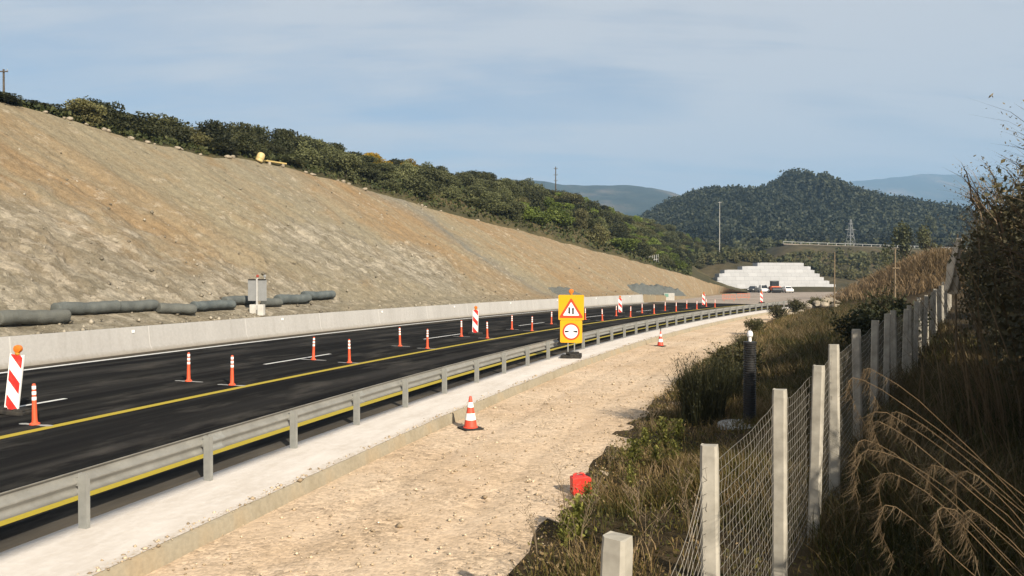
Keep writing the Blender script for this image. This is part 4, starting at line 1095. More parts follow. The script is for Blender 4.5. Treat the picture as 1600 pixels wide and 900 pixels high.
def plastic_barrier(label, px, d):
    t = thing('plastic_barrier', label, 'plastic barrier', vpos(px, d, -.01), -.3, 'orange plastic barriers on the dirt')
    b = MB(); b.box((0, 0, .92), (1.9, .05, .09), .01); b.box((0, 0, .30), (1.9, .05, .09), .01)
    for k in range(9): b.box((-.92+.23*k, 0, .6), (.06, .04, .6), .005)
    b.obj('panel', M['netorange'], t)
    for x in (-.7, .7): MB().box((x, 0, .06), (.12, .6, .12), .02).obj('foot', M['netorange'], t)
plastic_barrier('orange plastic barrier left of the most distant striped board, nearer one', 1139, 108)
plastic_barrier('orange plastic barrier left of the most distant striped board, farther one', 1162, 116)

# ================================================================== poles
def pole(label, x, y, z0, ztop, r0, arms, mat, name='utility_pole', armL=.9, ins=True):
    t = thing(name, label, 'utility pole', (x, y, z0))
    h = ztop-z0
    MB().tube([(0, 0, -.6), (0, 0, h*.5), (0, 0, h)], [r0, r0*.85, r0*.65], 10).obj('mast', mat, t, True)
    for (z, L) in arms:
        a = MB().box((0, -r0*.9, h-z), (L, .10, .10), .01).obj('crossarm', mat, t)
        if ins:
            for x_ in (-L*.46, L*.46): MB().lathe([(.03, 0), (.06, .04), (.05, .12), (.02, .16)], 8, c=(x_, -r0*.9, h-z+.05)).obj('insulator', M['greymetal'], a, True)
pole('dark wooden utility pole with a short crossarm, at the far left on the hilltop', -51.4, 75, 15.0, 24.4, .14, [(.25, 1.0)], M['wood'])
pole('dark slender pole on the scrub hill skyline near the photo centre', 10.5, 178, 19.0, 30.2, .17, [(.5, .9), (2.0, .9), (3.4, .8)], M['wood'])
pole('pale slender pole on the lower scrub hill, left of the forested hill', 62.0, 221, 7.5, 26.3, .14, [(.3, 1.0)], M['palepole'])
pole('thin wooden pole standing right of the white wall', 30.1, 69, float(z_bank(30.1, 69)), 5.7, .075, [], M['drywood'], 'thin_pole', ins=False)
pole('pale thin pole with a short side arm in front of the tan grass mound', 31.6, 61, float(z_bank(31.6, 61)), 5.7, .085, [(1.6, .55)], M['drywood'], 'thin_pole', ins=False)
def pylon():
    t = thing('lattice_pylon', 'grey steel lattice pylon standing in the valley below the forested hill', 'pylon', (151, 330, float(z_valley(151, 330))-.3), .3)
    H = 29.8 - t.location.z; b = MB(); w = lambda z: 1.5*(1-z/H)+.28
    for sx in (-1, 1):
        for sy in (-1, 1): b.tube([(sx*w(0), sy*w(0), 0), (sx*w(H*.6)*.85, sy*w(H*.6)*.85, H*.6), (sx*.2, sy*.2, H)], .11, 4)
    z = 0
    while z < H*.95:
        dz = 1.1+w(z)*.9; a, c = w(z), w(min(H, z+dz))
        for sx, sy in ((1, 0), (-1, 0), (0, 1), (0, -1)):
            f = (lambda q, ww: (ww*sx, q*ww, 0) if sx else (q*ww, ww*sy, 0))
            p, q2 = f(-1, a), f(1, c); b.tube([(p[0], p[1], z), (q2[0], q2[1], min(H, z+dz))], .05, 3)
            p, q2 = f(1, a), f(-1, c); b.tube([(p[0], p[1], z), (q2[0], q2[1], min(H, z+dz))], .05, 3)
        z += dz
    b.obj('tower', M['greymetal'], t)
    for z_, L in ((H-4.6, 6.0), (H-2.0, 2.6), (H-7.2, 3.6)):
        MB().tube([(-L/2, 0, z_), (0, 0, z_+.25), (L/2, 0, z_)], [.05, .16, .05], 4).tube([(-L/2, 0, z_), (0, 0, z_-.3), (L/2, 0, z_)], [.04, .1, .04], 4).obj('crossarm', M['greymetal'], t)
pylon()
# distant road on an embankment crossing the valley, with two pale boxes
def far_road():
    xs_ = np.linspace(95, 192, 60); ys_ = 262 + (xs_-95)*.12; zz = np.interp(xs_, [95, 140, 192], [15.6, 14.4, 12.6])
    V = []
    for (dy, dz) in ((-3.4, -.25), (-3.2, 0), (3.2, 0), (3.4, -.25)): V.append(np.stack([xs_, ys_+dy, zz+dz], -1))
    V = np.stack(V, 1); struct(obj('far_road', mesh_np('far_road', V.reshape(-1, 3), grid(60, 4), smooth=False), M['dirt']))
    t = thing('far_guard_rail', 'thin pale guard rail along the distant road below the forested hill', 'guard rail')
    P = [(x_, y_-2.9, z_+.75) for x_, y_, z_ in zip(xs_, ys_, zz)]
    V = []; 
    for p in P: V += [(p[0], p[1], p[2]-.07), (p[0], p[1], p[2]+.07), (p[0], p[1]+.1, p[2]+.07), (p[0], p[1]+.1, p[2]-.07)]
    F = [(i*4+j, i*4+(j+1) % 4, (i+1)*4+(j+1) % 4, (i+1)*4+j) for i in range(len(P)-1) for j in range(4)]
    obj('rail', mesh_np('rail', V, F), M['greymetal'], t)
    for p in P[::2]: MB().box((p[0], p[1]+.12, p[2]-.4), (.12, .1, .9)).obj('post', M['palemetal'], t)
far_road()
tk = thing('water_tank', 'taller white tank standing above the distant road below the hill', 'tank', (1353-800, 0, 0)); tk.location = ((1353-800)*290/FPX, 290, 12.6)
MB().lathe([(.9, 0), (.95, .1), (.95, 2.9), (.8, 3.1), (.2, 3.25)], 20).obj('shell', M['cap'], tk, True); MB().lathe([(1.05, -.6), (1.05, .06)], 16).obj('plinth', M['palecon'], tk)
bx = thing('small_cabinet', 'small white cabinet on the distant road left of the white tank', 'cabinet', ((1341-800)*285/FPX, 285, 12.6), .1)
MB().box((0, 0, .9), (1.5, 1.1, 1.9), .05).obj('body', M['cap'], bx); MB().box((0, 0, 1.9), (1.7, 1.3, .12), .02).obj('roof', M['palecon'], bx)
rf = thing('white_shed', 'low white shed roof seen above the white wall, left of the pylon', 'shed', ((1229-800)*262/FPX, 262, 12.0), -.35)
MB().box((0, 0, .6), (3.4, 2.6, 1.2), .03).obj('wall', M['palecon'], rf)
MB().add([(-1.9, -1.5, 1.15), (1.9, -1.5, 1.6), (1.9, 1.5, 2.5), (-1.9, 1.5, 2.0), (-1.9, -1.5, 1.05), (1.9, -1.5, 1.5), (1.9, 1.5, 2.4), (-1.9, 1.5, 1.9)], [(0, 1, 2, 3), (7, 6, 5, 4), (0, 4, 5, 1), (1, 5, 6, 2), (2, 6, 7, 3), (3, 7, 4, 0)]).obj('roof', M['cap'], rf)
# little pale picket fence on the crest
k = int(np.argmin(abs(crpx-1035)+1000*(CR[:, 1] < 20))); c0 = CR[k]
pf = thing('picket_fence', 'short pale picket fence in the scrub at the right end of the crest', 'fence', (c0[0]-1.2, c0[1]+4, c0[2]+.6), R(38))
for k in range(9): MB().box((-2.0+.5*k, 0, .75+.09*k), (.10, .03, 1.5), .005).obj('picket', M['palemetal'], pf)
MB().add([(-2.1, .03, .55), (2.1, .03, 1.25), (2.1, .03, 1.35), (-2.1, .03, .65), (-2.1, .07, .55), (2.1, .07, 1.25), (2.1, .07, 1.35), (-2.1, .07, .65)], [(0, 1, 2, 3), (7, 6, 5, 4), (0, 4, 5, 1), (1, 5, 6, 2), (2, 6, 7, 3), (3, 7, 4, 0)]).obj('crossbar', M['palemetal'], pf)
# ================================================================== right bank: pipe, fence, plants
def on_bank(px, py):
    d = 5.0; best = None
    for k in range(900):
        d += .08 + d*.002; x = (px-800)*d/FPX; z = CAMZ - (py-HZ)*d/FPX
        if float(z_bank(x, d)) >= z: return x, d, float(z_bank(x, d))
    return x, d, float(z_bank(x, d))
x, y, z = on_bank(1172, 664)
ip = thing('inspection_pipe', 'upright black corrugated pipe with a white cap standing on a pale round slab', 'pipe', (x, y, z), .3)
prof = [(.10, .0)]
for k in range(34): zz = .02+.05*k; prof += [(.118, zz), (.135, zz+.012), (.135, zz+.03), (.118, zz+.042)]
MB().lathe(prof + [(.14, 1.72), (.14, 1.76), (.06, 1.77)], 22).obj('tube', M['pipe'], ip, True)
MB().lathe([(.035, 1.76), (.035, 1.86), (.06, 1.88), (.065, 1.94), (.045, 1.99), (.015, 2.0)], 16).obj('cap', M['cap'], ip, True)
sb = thing('concrete_slab', 'pale round concrete slab on the bank under the black pipe', 'slab', (x-.18, y-.02, z), 0)
MB().lathe([(.50, -.2), (.50, .0), (.48, .02), (.02, .022)], 32).obj('disc', M['palecon'], sb, True)
ip.location.z = z + .02
# ---- fence of concrete posts and wire mesh
FP = [(.436, 3.6, 1.95), (1.41, 5.15, 2.03), (2.55, 7.0, 2.16), (3.43, 8.4, 2.22), (4.30, 9.8, 2.33), (5.70, 12.1, 2.38), (6.76, 13.8, 2.43), (8.0, 15.8, 2.46)]
for k in range(1, 20): FP.append((8.0+1.13*k, 15.8+1.78*k, None))
fe = thing('wire_fence', 'leaning line of concrete posts strung with wire mesh along the right bank', 'fence')
pm2 = MB()
def worn_post():
    r_ = np.random.default_rng(2); V = []; n = 34; c = .018; h = .0625
    sec = [(-h+c, -h), (h-c, -h), (h, -h+c), (h, h-c), (h-c, h), (-h+c, h), (-h, h-c), (-h, -h+c)]
    for i in range(n+1):
        z = 2.5*i/n; k = 1.0 if i < n else .93
        for j, (x_, y_) in enumerate(sec):
            e = .0035*float(fbm(z*3, j*2.0, 5, 3)) - (.010*max(0, float(fbm(z*5+j*9, j*3.0, 8, 2))-.25)); V.append((x_*(k+e*12), y_*(k+e*12), z - (.012*r_.random() if i == n else 0)))
    F = [(i*8+j, i*8+(j+1) % 8, (i+1)*8+(j+1) % 8, (i+1)*8+j) for i in range(n) for j in range(8)] + [tuple(n*8+j for j in range(8))]
    return mesh_np('post', V, F)
pm2 = worn_post(); pm2.materials.append(M['concrete'])
tops = []; rr = random.Random(8)
for (x, y, zt) in FP:
    zg = float(z_bank(x, y))
    if zt is None: zt = zg + 2.02 + rr.uniform(-.06, .06)
    o = obj('post', pm2, None, fe); o.location = (x, y, zt-2.5); o.rotation_euler = (rr.uniform(-.03, .03), rr.uniform(-.03, .03), -.5+rr.uniform(-.12, .12))
    o.scale = (rr.uniform(.95, 1.06),)*2 + (1,); tops.append(zt)
def wires():
    VV = []; FF = []; n = 0; r_ = np.random.default_rng(3)
    def seg(P, rad):
        nonlocal n
        P = np.asarray(P); m = len(P); t = np.gradient(P, axis=0); t /= np.linalg.norm(t, axis=1)[:, None]
        a = np.cross(t, [.3, .9, .31]); a /= np.linalg.norm(a, axis=1)[:, None]; b = np.cross(t, a)
        V = np.concatenate([P+a*rad, P-a*.5*rad+b*.87*rad, P-a*.5*rad-b*.87*rad]); VV.append(V)
        for i in range(m-1):
            for j in range(3): FF.append((n+j*m+i, n+((j+1) % 3)*m+i, n+((j+1) % 3)*m+i+1, n+j*m+i+1))
        n += 3*m
    for k in range(len(FP)-1):
        A, B = FP[k], FP[k+1]; L = math.hypot(B[0]-A[0], B[1]-A[1]); ht = 1.75
        sag = .42 if k == 0 else .05
        lean = .10 if k else .22
        za, zb = tops[k]-.14-(.25 if k == 0 else 0), tops[k+1]-.14
        rad = .0019 if k < 6 else .0032
        nz = 19 if k < 6 else 12; nx = int(L/(.095 if k < 6 else .15))
        def P(t, w):
            # t along 0..1, w 0 top .. 1 bottom
            x = A[0]+(B[0]-A[0])*t; y = A[1]+(B[1]-A[1])*t
            top = za+(zb-za)*t - sag*4*t*(1-t)
            jx = .022*float(fbm(t*9+k*7, w*6, 12, 2)); jz = .018*float(fbm(t*7+k*5, w*7, 13, 2))*(1+3*(k == 0))
            return (x-.07+jx, y-.03+jx, top - ht*w + jz)
        for j in range(nz+1):
            seg([P(t, j/nz) for t in np.linspace(0, 1, 16)], rad*1.15)
        for i in range(1, nx+1):
            t = i/(nx+1); seg([P(min(1, max(0, t + lean*(w-.5)*.55 + .012*((j % 2)*2-1))), w) for j, w in enumerate(np.linspace(0, 1, 13))], rad)
    return mesh_np('wire_mesh', np.concatenate(VV), np.array(FF))
obj('wire_mesh', wires(), M['wire'], fe)

# ---- blade-shaped plants
def blades(P, h, w, lean, r, az=None, seg=3, droop=.5):
    """tapering bent blades; P bases (n,3), h heights, w widths, lean horizontal reach"""
    n = len(P); az = r.random(n)*6.283 if az is None else az
    d = np.stack([np.cos(az), np.sin(az), np.zeros(n)], -1); s_ = np.stack([-np.sin(az+r.normal(size=n)*.8), np.cos(az+r.normal(size=n)*.8), np.zeros(n)], -1)
    V = np.zeros((n, seg+1, 2, 3))
    for k in range(seg+1):
        t = k/seg; c = P + d*(lean*t**1.8)[:, None] + np.array([0, 0, 1])*(h*(t - droop*.35*t**3))[:, None]
        ww = (w*(1-t**1.6)*.5 + .0006)[:, None]
        V[:, k, 0] = c - s_*ww; V[:, k, 1] = c + s_*ww
    a = np.arange(n*(seg+1)*2).reshape(n, seg+1, 2)
    F = np.stack([a[:, :-1, 0], a[:, 1:, 0], a[:, 1:, 1], a[:, :-1, 1]], -1).reshape(-1, 4)
    return V.reshape(-1, 3), F
def bank_grass(name, n, s0, s1, w0, w1, hh, ww, seed, dens=None, tint_bias=0.0, power=1.0):
    r = np.random.default_rng(seed)
    s = s0 + (s1-s0)*r.random(n)**power; w = w0+(w1-w0)*r.random(n); u = u_gr(s)+w; x, y = xy(s, u)
    x = x + r.normal(size=n)*.05; y = y + r.normal(size=n)*.05
    ok = (y > 1.0) & (x/np.maximum(y, .1) < 1.1)
    den = np.clip(.55 + 1.3*fbm(x*.9, y*.9, seed+1, 3), .04, 1)*np.clip(.12+w/1.1 + .5*fbm(x*.8, y*.8, seed+9, 2), 0, 1)
    ok &= r.random(n) < den
    x, y, w = x[ok], y[ok], w[ok]; n = len(x)
    P = np.stack([x, y, z_bank(x, y)-.02], -1); k = fbm(x*.5, y*.5, seed+2, 3)
    h = hh*(.35+.9*r.random(n))*(.6+.55*np.clip(w/2, 0, 1))*(1+.6*k)
    V, F = blades(P, h, ww*(.6+.8*r.random(n)), h*(.2+.7*r.random(n)), r)
    t = np.clip(.45 + .85*fbm(x*.7, y*.7, seed+5, 3) + .22*r.normal(size=n) + tint_bias, 0, 1)
    return mesh_np(name, V, F, tint=np.repeat(t, 3))
struct(obj('grass', bank_grass('grass', 95000, -9, 16, .0, 3.7, .32, .010, 201), M['grass']), 'stuff')
struct(obj('grass', bank_grass('grass', 30000, 14, 80, -.1, 2.2, .40, .024, 205, tint_bias=.08, power=1.3), M['grass']), 'stuff')
struct(obj('shade_tinted_grass', bank_grass('shade_tinted_grass', 50000, -9, 16, 3.3, 5.6, .36, .010, 203), M['shade_tinted_grass']), 'stuff')  # strip near the fence, shade tinted into its blades
struct(obj('tall_grass', bank_grass('tall_grass', 60000, -12, 14, 4.2, 10, .85, .012, 209, tint_bias=.05), M['shade_tinted_grass']), 'stuff')  # tall grass beyond the fence, its colour darkened to deepen the shade
def litter():
    r = np.random.default_rng(77); n = 26000; s = -9+40*r.random(n)**1.3; w = 5.5*r.random(n)**1.0; x, y = xy(s, u_gr(s)+w)
    P = np.stack([x, y, z_bank(x, y)+.03+.10*r.random(n)], -1); V, F = cards(P, .055, .5, r)
    t = np.clip(.4+.7*fbm(x*.8, y*.8, 80, 3)+.25*r.normal(size=n), 0, 1)
    return mesh_np('ground_cover', V, F, tint=t)
struct(obj('ground_cover', litter(), M['grass']), 'stuff')
struct(obj('shade_tinted_grass', bank_grass('shade_tinted_grass', 60000, 13, 80, 1.8, 10, .45, .026, 207, power=1.3), M['shade_tinted_grass']), 'stuff')  # mid and far bank grass, shade painted in by the darker colour
# tan grass on the mound and on the far bank
def mound_grass():
    r = np.random.default_rng(91); n = 20000; x = 43.5+6.5*r.normal(size=n); y = 74+13*r.normal(size=n)
    s, u = su(x, y); ok = (u > u_gr(s)+1.0) & (y > 30) & (y < 125) & (((x-44.5)/8.5)**2+((y-76)/15)**2 < 1.5); x, y = x[ok], y[ok]; n = len(x)
    P = np.stack([x, y, z_bank(x, y)-.05], -1); h = .55+.8*r.random(n); V, F = blades(P, h, .05+.05*r.random(n), h*(.2+.6*r.random(n)), r)
    t = np.clip(.55+.6*fbm(x*.25, y*.25, 92, 3)+.2*r.normal(size=n), 0, 1)
    return mesh_np('tan_grass', V, F, tint=np.repeat(t, 3))
struct(obj('tan_grass', mound_grass(), M['tangrass']), 'stuff')
# loose stones on the verge
def stones():
    r = np.random.default_rng(17); n = 9000; s = -9+48*r.random(n)**1.5; w = r.random(n); u = 1.6+(u_gr(s)+.6-1.6)*w**.8; u = np.where(r.random(n) < .16, 1.30+.13*r.normal(size=n)*.6, u); x, y = xy(s, u)
    rad = .006+.020*r.random(n)**3 + .025*(r.random(n) < .02)
    t = np.array([(1, 1, 1), (-1, -1, 1), (-1, 1, -1), (1, -1, -1)])/1.5
    o6 = np.array([(1, 0, 0), (-1, 0, 0), (0, 1, 0), (0, -1, 0), (0, 0, 1), (0, 0, -1)], float)
    f8 = np.array([(0, 2, 4), (2, 1, 4), (1, 3, 4), (3, 0, 4), (2, 0, 5), (1, 2, 5), (3, 1, 5), (0, 3, 5)])
    V = o6[None]*(rad[:, None, None]*(.6+.8*r.random((n, 6, 1)))) * np.array([1.2, 1.2, .75])
    a = r.random(n)*6.28; c_, s_ = np.cos(a)[:, None], np.sin(a)[:, None]
    X = V[:, :, 0]*c_-V[:, :, 1]*s_; Y = V[:, :, 0]*s_+V[:, :, 1]*c_
    P = np.stack([X+x[:, None], Y+y[:, None], V[:, :, 2]-.215+.228*(u < 1.41)[:, None]+rad[:, None]*.3], -1)
    F = (f8[None]+(np.arange(n)*6)[:, None, None]).reshape(-1, 3)
    return mesh_np('loose_stones', P.reshape(-1, 3), F, tint=np.repeat(r.random(n), 8))
M['stone'] = m_leaf('verge_stone', D3((0.184, 0.138, 0.088, 1), (0.368, 0.286, 0.190, 1), (0.517, 0.429, 0.310, 1)), 0.0, 0)
struct(obj('loose_stones', stones(), M['stone']), 'stuff')
# rubble pile beside the white wall
RB = [rock_mesh('rubble_rock', 20+k, M['rubble'], .75) for k in range(4)]
rr = random.Random(12)
for k in range(34):
    px = rr.uniform(1222, 1318); d = rr.uniform(66, 84); x = (px-800)*d/FPX; s1, u1 = su(x, d)
    if u1[0] < u_gr(s1[0])+.4: continue
    w = rr.uniform(.22, .65); o = obj('rubble_rock', RB[rr.randrange(4)], None); o.location = (x, d, float(z_bank(x, d))+w*.3+ .5*math.exp(-((px-1275)/25)**2))
    o.scale = (w*rr.uniform(1, 1.5), w, w*rr.uniform(.7, 1.1)); o.rotation_euler = (rr.uniform(-.3, .3), rr.uniform(-.3, .3), rr.random()*6)
    tag(o, 'pale rock in the rubble pile on the bank below the white wall', 'rock', 'rubble pile on the bank')

# ---- shrub with real twigs
def twig_shrub(name, seed, h, w, nstem, nleaf, leaf, lf_mat, br_mat, asp=.45, upright=.6, ntw=34, dense=0):
    r = np.random.default_rng(seed); b = MB(); ends = []; tw = []
    for i in range(nstem):
        a = r.random()*6.283; sp_ = w*(.15+.85*r.random()); hh = h*(.50+.38*r.random())*(1-.25*(sp_/w)**2)
        P = [np.array([.12*math.cos(a), .12*math.sin(a), -.2])]
        for k in range(1, 7):
            t = k/6; P.append(np.array([math.cos(a)*sp_*t**(1.0+upright), math.sin(a)*sp_*t**(1.0+upright), hh*t]) + r.normal(size=3)*.05*h/4)
        b.tube(P, [.035*h/4*(1-.8*k/6) for k in range(7)], 4)
        P = np.array(P); tw.append(P)
    # twigs as narrow blades off the stems
    n = nstem*ntw; k = r.integers(0, nstem, n); tt = .15+.85*r.random(n)**.8; f = tt*6; i0 = np.minimum(f.astype(int), 5); fr = (f-i0)[:, None]
    S = np.array(tw); base = S[k, i0]*(1-fr)+S[k, i0+1]*fr
    out = base.copy(); out[:, 2] = 0; az = np.arctan2(out[:, 1], out[:, 0]) + r.normal(size=n)*.9
    L = h*.16*(.5+r.random(n)); dirv = np.stack([np.cos(az)*.7, np.sin(az)*.7, .55+.5*r.normal(size=n)], -1)
    V, F = blades(base, L*dirv[:, 2], np.full(n, .016*h/4+.006), L*.8, r, az)
    b.V.append(V); b.F += [tuple(q) for q in (F+b.n)]; b.n += len(V)
    br = mesh_np('branches', np.concatenate(b.V), b.F); br.materials.append(br_mat)
    m = nleaf; k = r.integers(0, n, m); q = .85*r.random(m)**.8
    d = np.stack([np.cos(az[k])*L[k]*.8*q**1.8, np.sin(az[k])*L[k]*.8*q**1.8, L[k]*dirv[k, 2]*q], -1)
    C = base[k]+d+r.normal(size=(m, 3))*.016*h/4
    V, F = cards(C, leaf, asp, r); tint = np.clip(.5*r.random(n)[k]+.55*r.random(m), 0, 1)
    if dense:
        C2, kk = crown_pts(r, dense, [(0, 0, h*.36, w*.85, w*.85, h*.36), (w*.3, .1*w, h*.54, w*.6, w*.6, h*.25), (-w*.3, -.1*w, h*.50, w*.6, w*.6, h*.27), (0, .2*w, h*.58, w*.5, w*.5, h*.22)], .1)
        C2 = C2[C2[:, 2] > 0]; V2, F2 = cards(C2, max(leaf*1.7, .10), .6, r); F = np.concatenate([F, F2+len(V)]); V = np.concatenate([V, V2]); tint = np.concatenate([tint, .5*r.random(len(C2))])
    lf = mesh_np('foliage', V, F, tint=tint); lf.materials.append(lf_mat)
    return br, lf
def put_twig(nm, pr, label, cat, loc, rz, sc=1.0, group=None):
    t = thing(nm, label, cat, loc, rz, group); t.scale = sc if isinstance(sc, tuple) else (sc,)*3
    obj('branches', pr[0], None, t); obj('foliage', pr[1], None, t); return t
M['hedgetwig'] = simple('hedge_twig', (0.153, 0.112, 0.075, 1), .95, 0, .35, 8, .1)
HP = [twig_shrub('hedge', 300+k, 5.0, 2.1, 40, 30000, .048, M['lf_hedge'], M['hedgetwig'], .4,   .35, 60, 26000) for k in range(3)]
HEDGE = [(4.9, -.9, 4.3, .9), (5.9, 1.5, 4.65, .9), (7.0, 3.1, 4.95, .9), (7.9, 4.7, 5.6, 1.0), (8.7, 6.9, 6.6, 1.2), (9.3, 9.2, 6.6, 1.25), (10.4, 11.7, 6.4, 1.2), (11.9, 15.0, 7.1, 1.2), (13.8, 19.0, 7.2, 1.1), (16.3, 22.9, 7.0, 1.05), (19.3, 28.0, 6.8, 1.1), (22.6, 33.3, 6.2, 1.1), (26.6, 39.3, 5.8, 1.1)]
pos = ['nearest the camera, outside the photo', 'second from the camera, outside the photo', 'third from the camera, outside the photo', 'fourth from the camera, outside the photo', 'fifth from the camera, outside the photo', 'sixth from the camera, outside the photo', 'seventh from the camera, outside the photo', 'largest one filling the right edge of the photo', 'next beyond the largest one at the right edge', 'second beyond the largest one at the right edge', 'third beyond the largest one at the right edge', 'next to last in the line going away', 'last and farthest in the line going away']
for k, (x, y, zt, ws) in enumerate(HEDGE):
    zg = float(z_bank(x, y)); h = zt-zg
    put_twig('hedge_shrub', HP[k % 3], 'tall twiggy shrub right of the fence, ' + pos[k], 'shrub', (x, y, zg-.05), k*1.3, (ws, ws, h/5.0), 'tall shrubs right of the fence')
# dark and brownish shrubs left of the fence
DP = [twig_shrub('bank', 320+k, 2.2, 1.3, 22, 7000, .07, M['lf_dark'], M['bark'], .5, .2, 30, 3500) for k in range(2)]
BP = [twig_shrub('bank', 330+k, 1.4, .9, 20, 3500, .06, M['lf_brown'], M['drywood'], .5, .2, 30, 1200) for k in range(2)]
for (x, y, sc, lab) in [(12.4, 25.2, 1.1, 'dark dense shrub left of the fence, in front of the pale pole'), (14.6, 28.4, 1.15, 'dark dense shrub standing right behind the other dark shrub by the fence'), (11.3, 22.6, .7, 'low dark shrub by the fence in front of the taller dark shrubs')]:
    put_twig('dark_shrub', DP[int(x) % 2], lab, 'shrub', (x, y, float(z_bank(x, y))-.05), x, sc, 'dark shrubs by the fence')
for (px, py, sc, lab) in [(1085, 668, 1.0, 'a'), (1215, 500, 1.1, 'brown dry bush at the gravel edge near the far end of the guard rail'), (1245, 492, 1.3, 'brown dry bush on the bank just below the rubble pile'), (1275, 486, 1.2, 'brown dry bush at the foot of the thin wooden pole'), (1150, 600, 1.1, 'brown dry bush between the broom and the black pipe'), (1180, 522, .9, 'brown dry bush on the gravel edge above the black pipe cap'), (1160, 655, .5, 'b')]:
    if len(lab) < 3: continue
    x, y, z = on_bank(px, py); put_twig('dry_bush', BP[px % 2], lab, 'bush', (x, y, z-.03), px, sc, 'brown bushes on the bank')
# broom bush
def broom(label, px, py, h, w, n, seed):
    x, y, z = on_bank(px, py); r = np.random.default_rng(seed)
    t = thing('broom_bush', label, 'bush', (x, y, z-.05), 0, 'broom bushes on the gravel edge')
    P = np.stack([r.normal(size=n)*w*.25, r.normal(size=n)*w*.25, np.zeros(n)], -1); az = np.arctan2(P[:, 1], P[:, 0])+r.normal(size=n)*.5
    hh = h*(.45+.55*r.random(n)); V, F = blades(P, hh, .014+.010*r.random(n), w*(.15+.6*r.random(n)), r, az, 4, .2)
    obj('stems', mesh_np('stems', V, F, tint=np.repeat(np.clip(.5*r.random(n)+.4*r.random(n), 0, 1), 4)), M['lf_broom'], t)
    m = n*5; k = r.integers(0, n, m); q = .3+.7*r.random(m); C = P[k] + np.stack([np.cos(az[k]), np.sin(az[k]), np.zeros(m)], -1)*(w*.4*q**1.8)[:, None]; C[:, 2] = hh[k]*q*.95; C += r.normal(size=(m, 3))*.05
    V, F = cards(C, .06, .25, r, np.array([0, 0, 1]), .6); obj('leaves', mesh_np('leaves', V, F, tint=r.random(m)), M['lf_broom'], t)
broom('large upright dark green broom bush at the gravel edge left of the black pipe', 1098, 662, 1.75, .75, 900, 11)
broom('second broom bush squeezed between the large broom and the black pipe', 1133, 640, 1.45, .6, 600, 12)
broom('small broom bush on the gravel edge farther along, right of the distant cone', 1165, 548, 1.0, .7, 400, 13)
# dead weeds
def weed_mesh(seed, h):
    r = random.Random(seed); b = MB()
    for k in range(5):
        a = r.random()*6.28; L = r.uniform(.1, .35)*h; hh = h*r.uniform(.5, 1)
        P = [(0, 0, -.05), (L*.3*math.cos(a), L*.3*math.sin(a), hh*.5), (L*math.cos(a), L*math.sin(a), hh)]; b.tube(P, [.004, .003, .0015], 4)
        for j in range(5):
            t = r.uniform(.4, 1); p = Vector((L*t*math.cos(a), L*t*math.sin(a), hh*t)); c = r.random()*6.28
            b.tube([p, p+Vector((.10*math.cos(c), .10*math.sin(c), .09))], [.003, .0015], 3); b.box(tuple(p+Vector((.10*math.cos(c), .10*math.sin(c), .09))), (.010, .010, .014))
    me = b.mesh('dead_weed'); me.materials.append(M['drywood']); return me
WM = [weed_mesh(k, .75) for k in range(4)]
WL = [(1000, 690, .8), (1020, 672, .9), (952, 735, .7), (883, 800, .9), (1000, 820, 1.0), (1065, 800, 1.1), (980, 760, .7), (1040, 700, .8), (1058, 655, .9), (840, 870, .9), (905, 860, 1.1), (1010, 870, 1.2), (1080, 850, 1.2), (930, 800, .8), (1200, 560, 1.0), (1250, 540, 1.1), (1110, 560, .8)]
for k, (px, py, sc) in enumerate(WL):
    x, y, z = on_bank(px, py); o = obj('dead_weed', WM[k % 4], None); o.location = (x, y, z); o.scale = (sc,)*3; o.rotation_euler = (0, 0, k)
    tag(o, 'thin dead weed stalk standing on the grassy bank left of the fence', 'weed', 'dead weed stalks on the bank')
def leafy_mesh(seed):
    r = np.random.default_rng(seed); n = 170; C = np.stack([r.normal(size=n)*.09, r.normal(size=n)*.09, .03+.42*r.random(n)], -1); C[:, :2] *= (1.1-C[:, 2:3])
    V, F = cards(C, .06, .55, r); b = MB(); T = [r.random(n)]
    b.add(V, [tuple(f) for f in F]); nl = len(b.F)
    for k in range(n): b.tube([(0, 0, max(.0, C[k, 2]-.12)), tuple(C[k])], [.0035, .002], 3, False)
    b.tube([(0, 0, -.05), (0, 0, .42)], [.006, .003], 4)
    me = mesh_np('leafy_weed', np.concatenate(b.V), b.F, tint=np.concatenate([r.random(n), np.full(len(b.F)-nl, .3)])); me.materials.append(M['lf_weed']); return me
M['lf_weed'] = m_leaf('yellow_green_weed', D3((.09, .10, .02, 1), (.16, .165, .035, 1), (.25, .23, .06, 1)), .3)
LM = [leafy_mesh(k) for k in range(3)]
for k, (px, py, sc) in enumerate([(990, 735, 1.1), (1008, 700, .8), (1038, 700, 1.2), (1060, 690, .9), (1055, 725, .8), (905, 845, 1.1), (885, 850, .8), (985, 765, .7), (1025, 735, .8), (920, 790, .7)]):
    x, y, z = on_bank(px, py); o = obj('leafy_weed', LM[k % 3], None); o.location = (x, y, z); o.scale = (sc, sc, sc*1.1); o.rotation_euler = (0, 0, k*2)
    tag(o, 'yellow-green leafy weed growing on the grassy bank left of the fence', 'weed', 'leafy weeds on the bank')
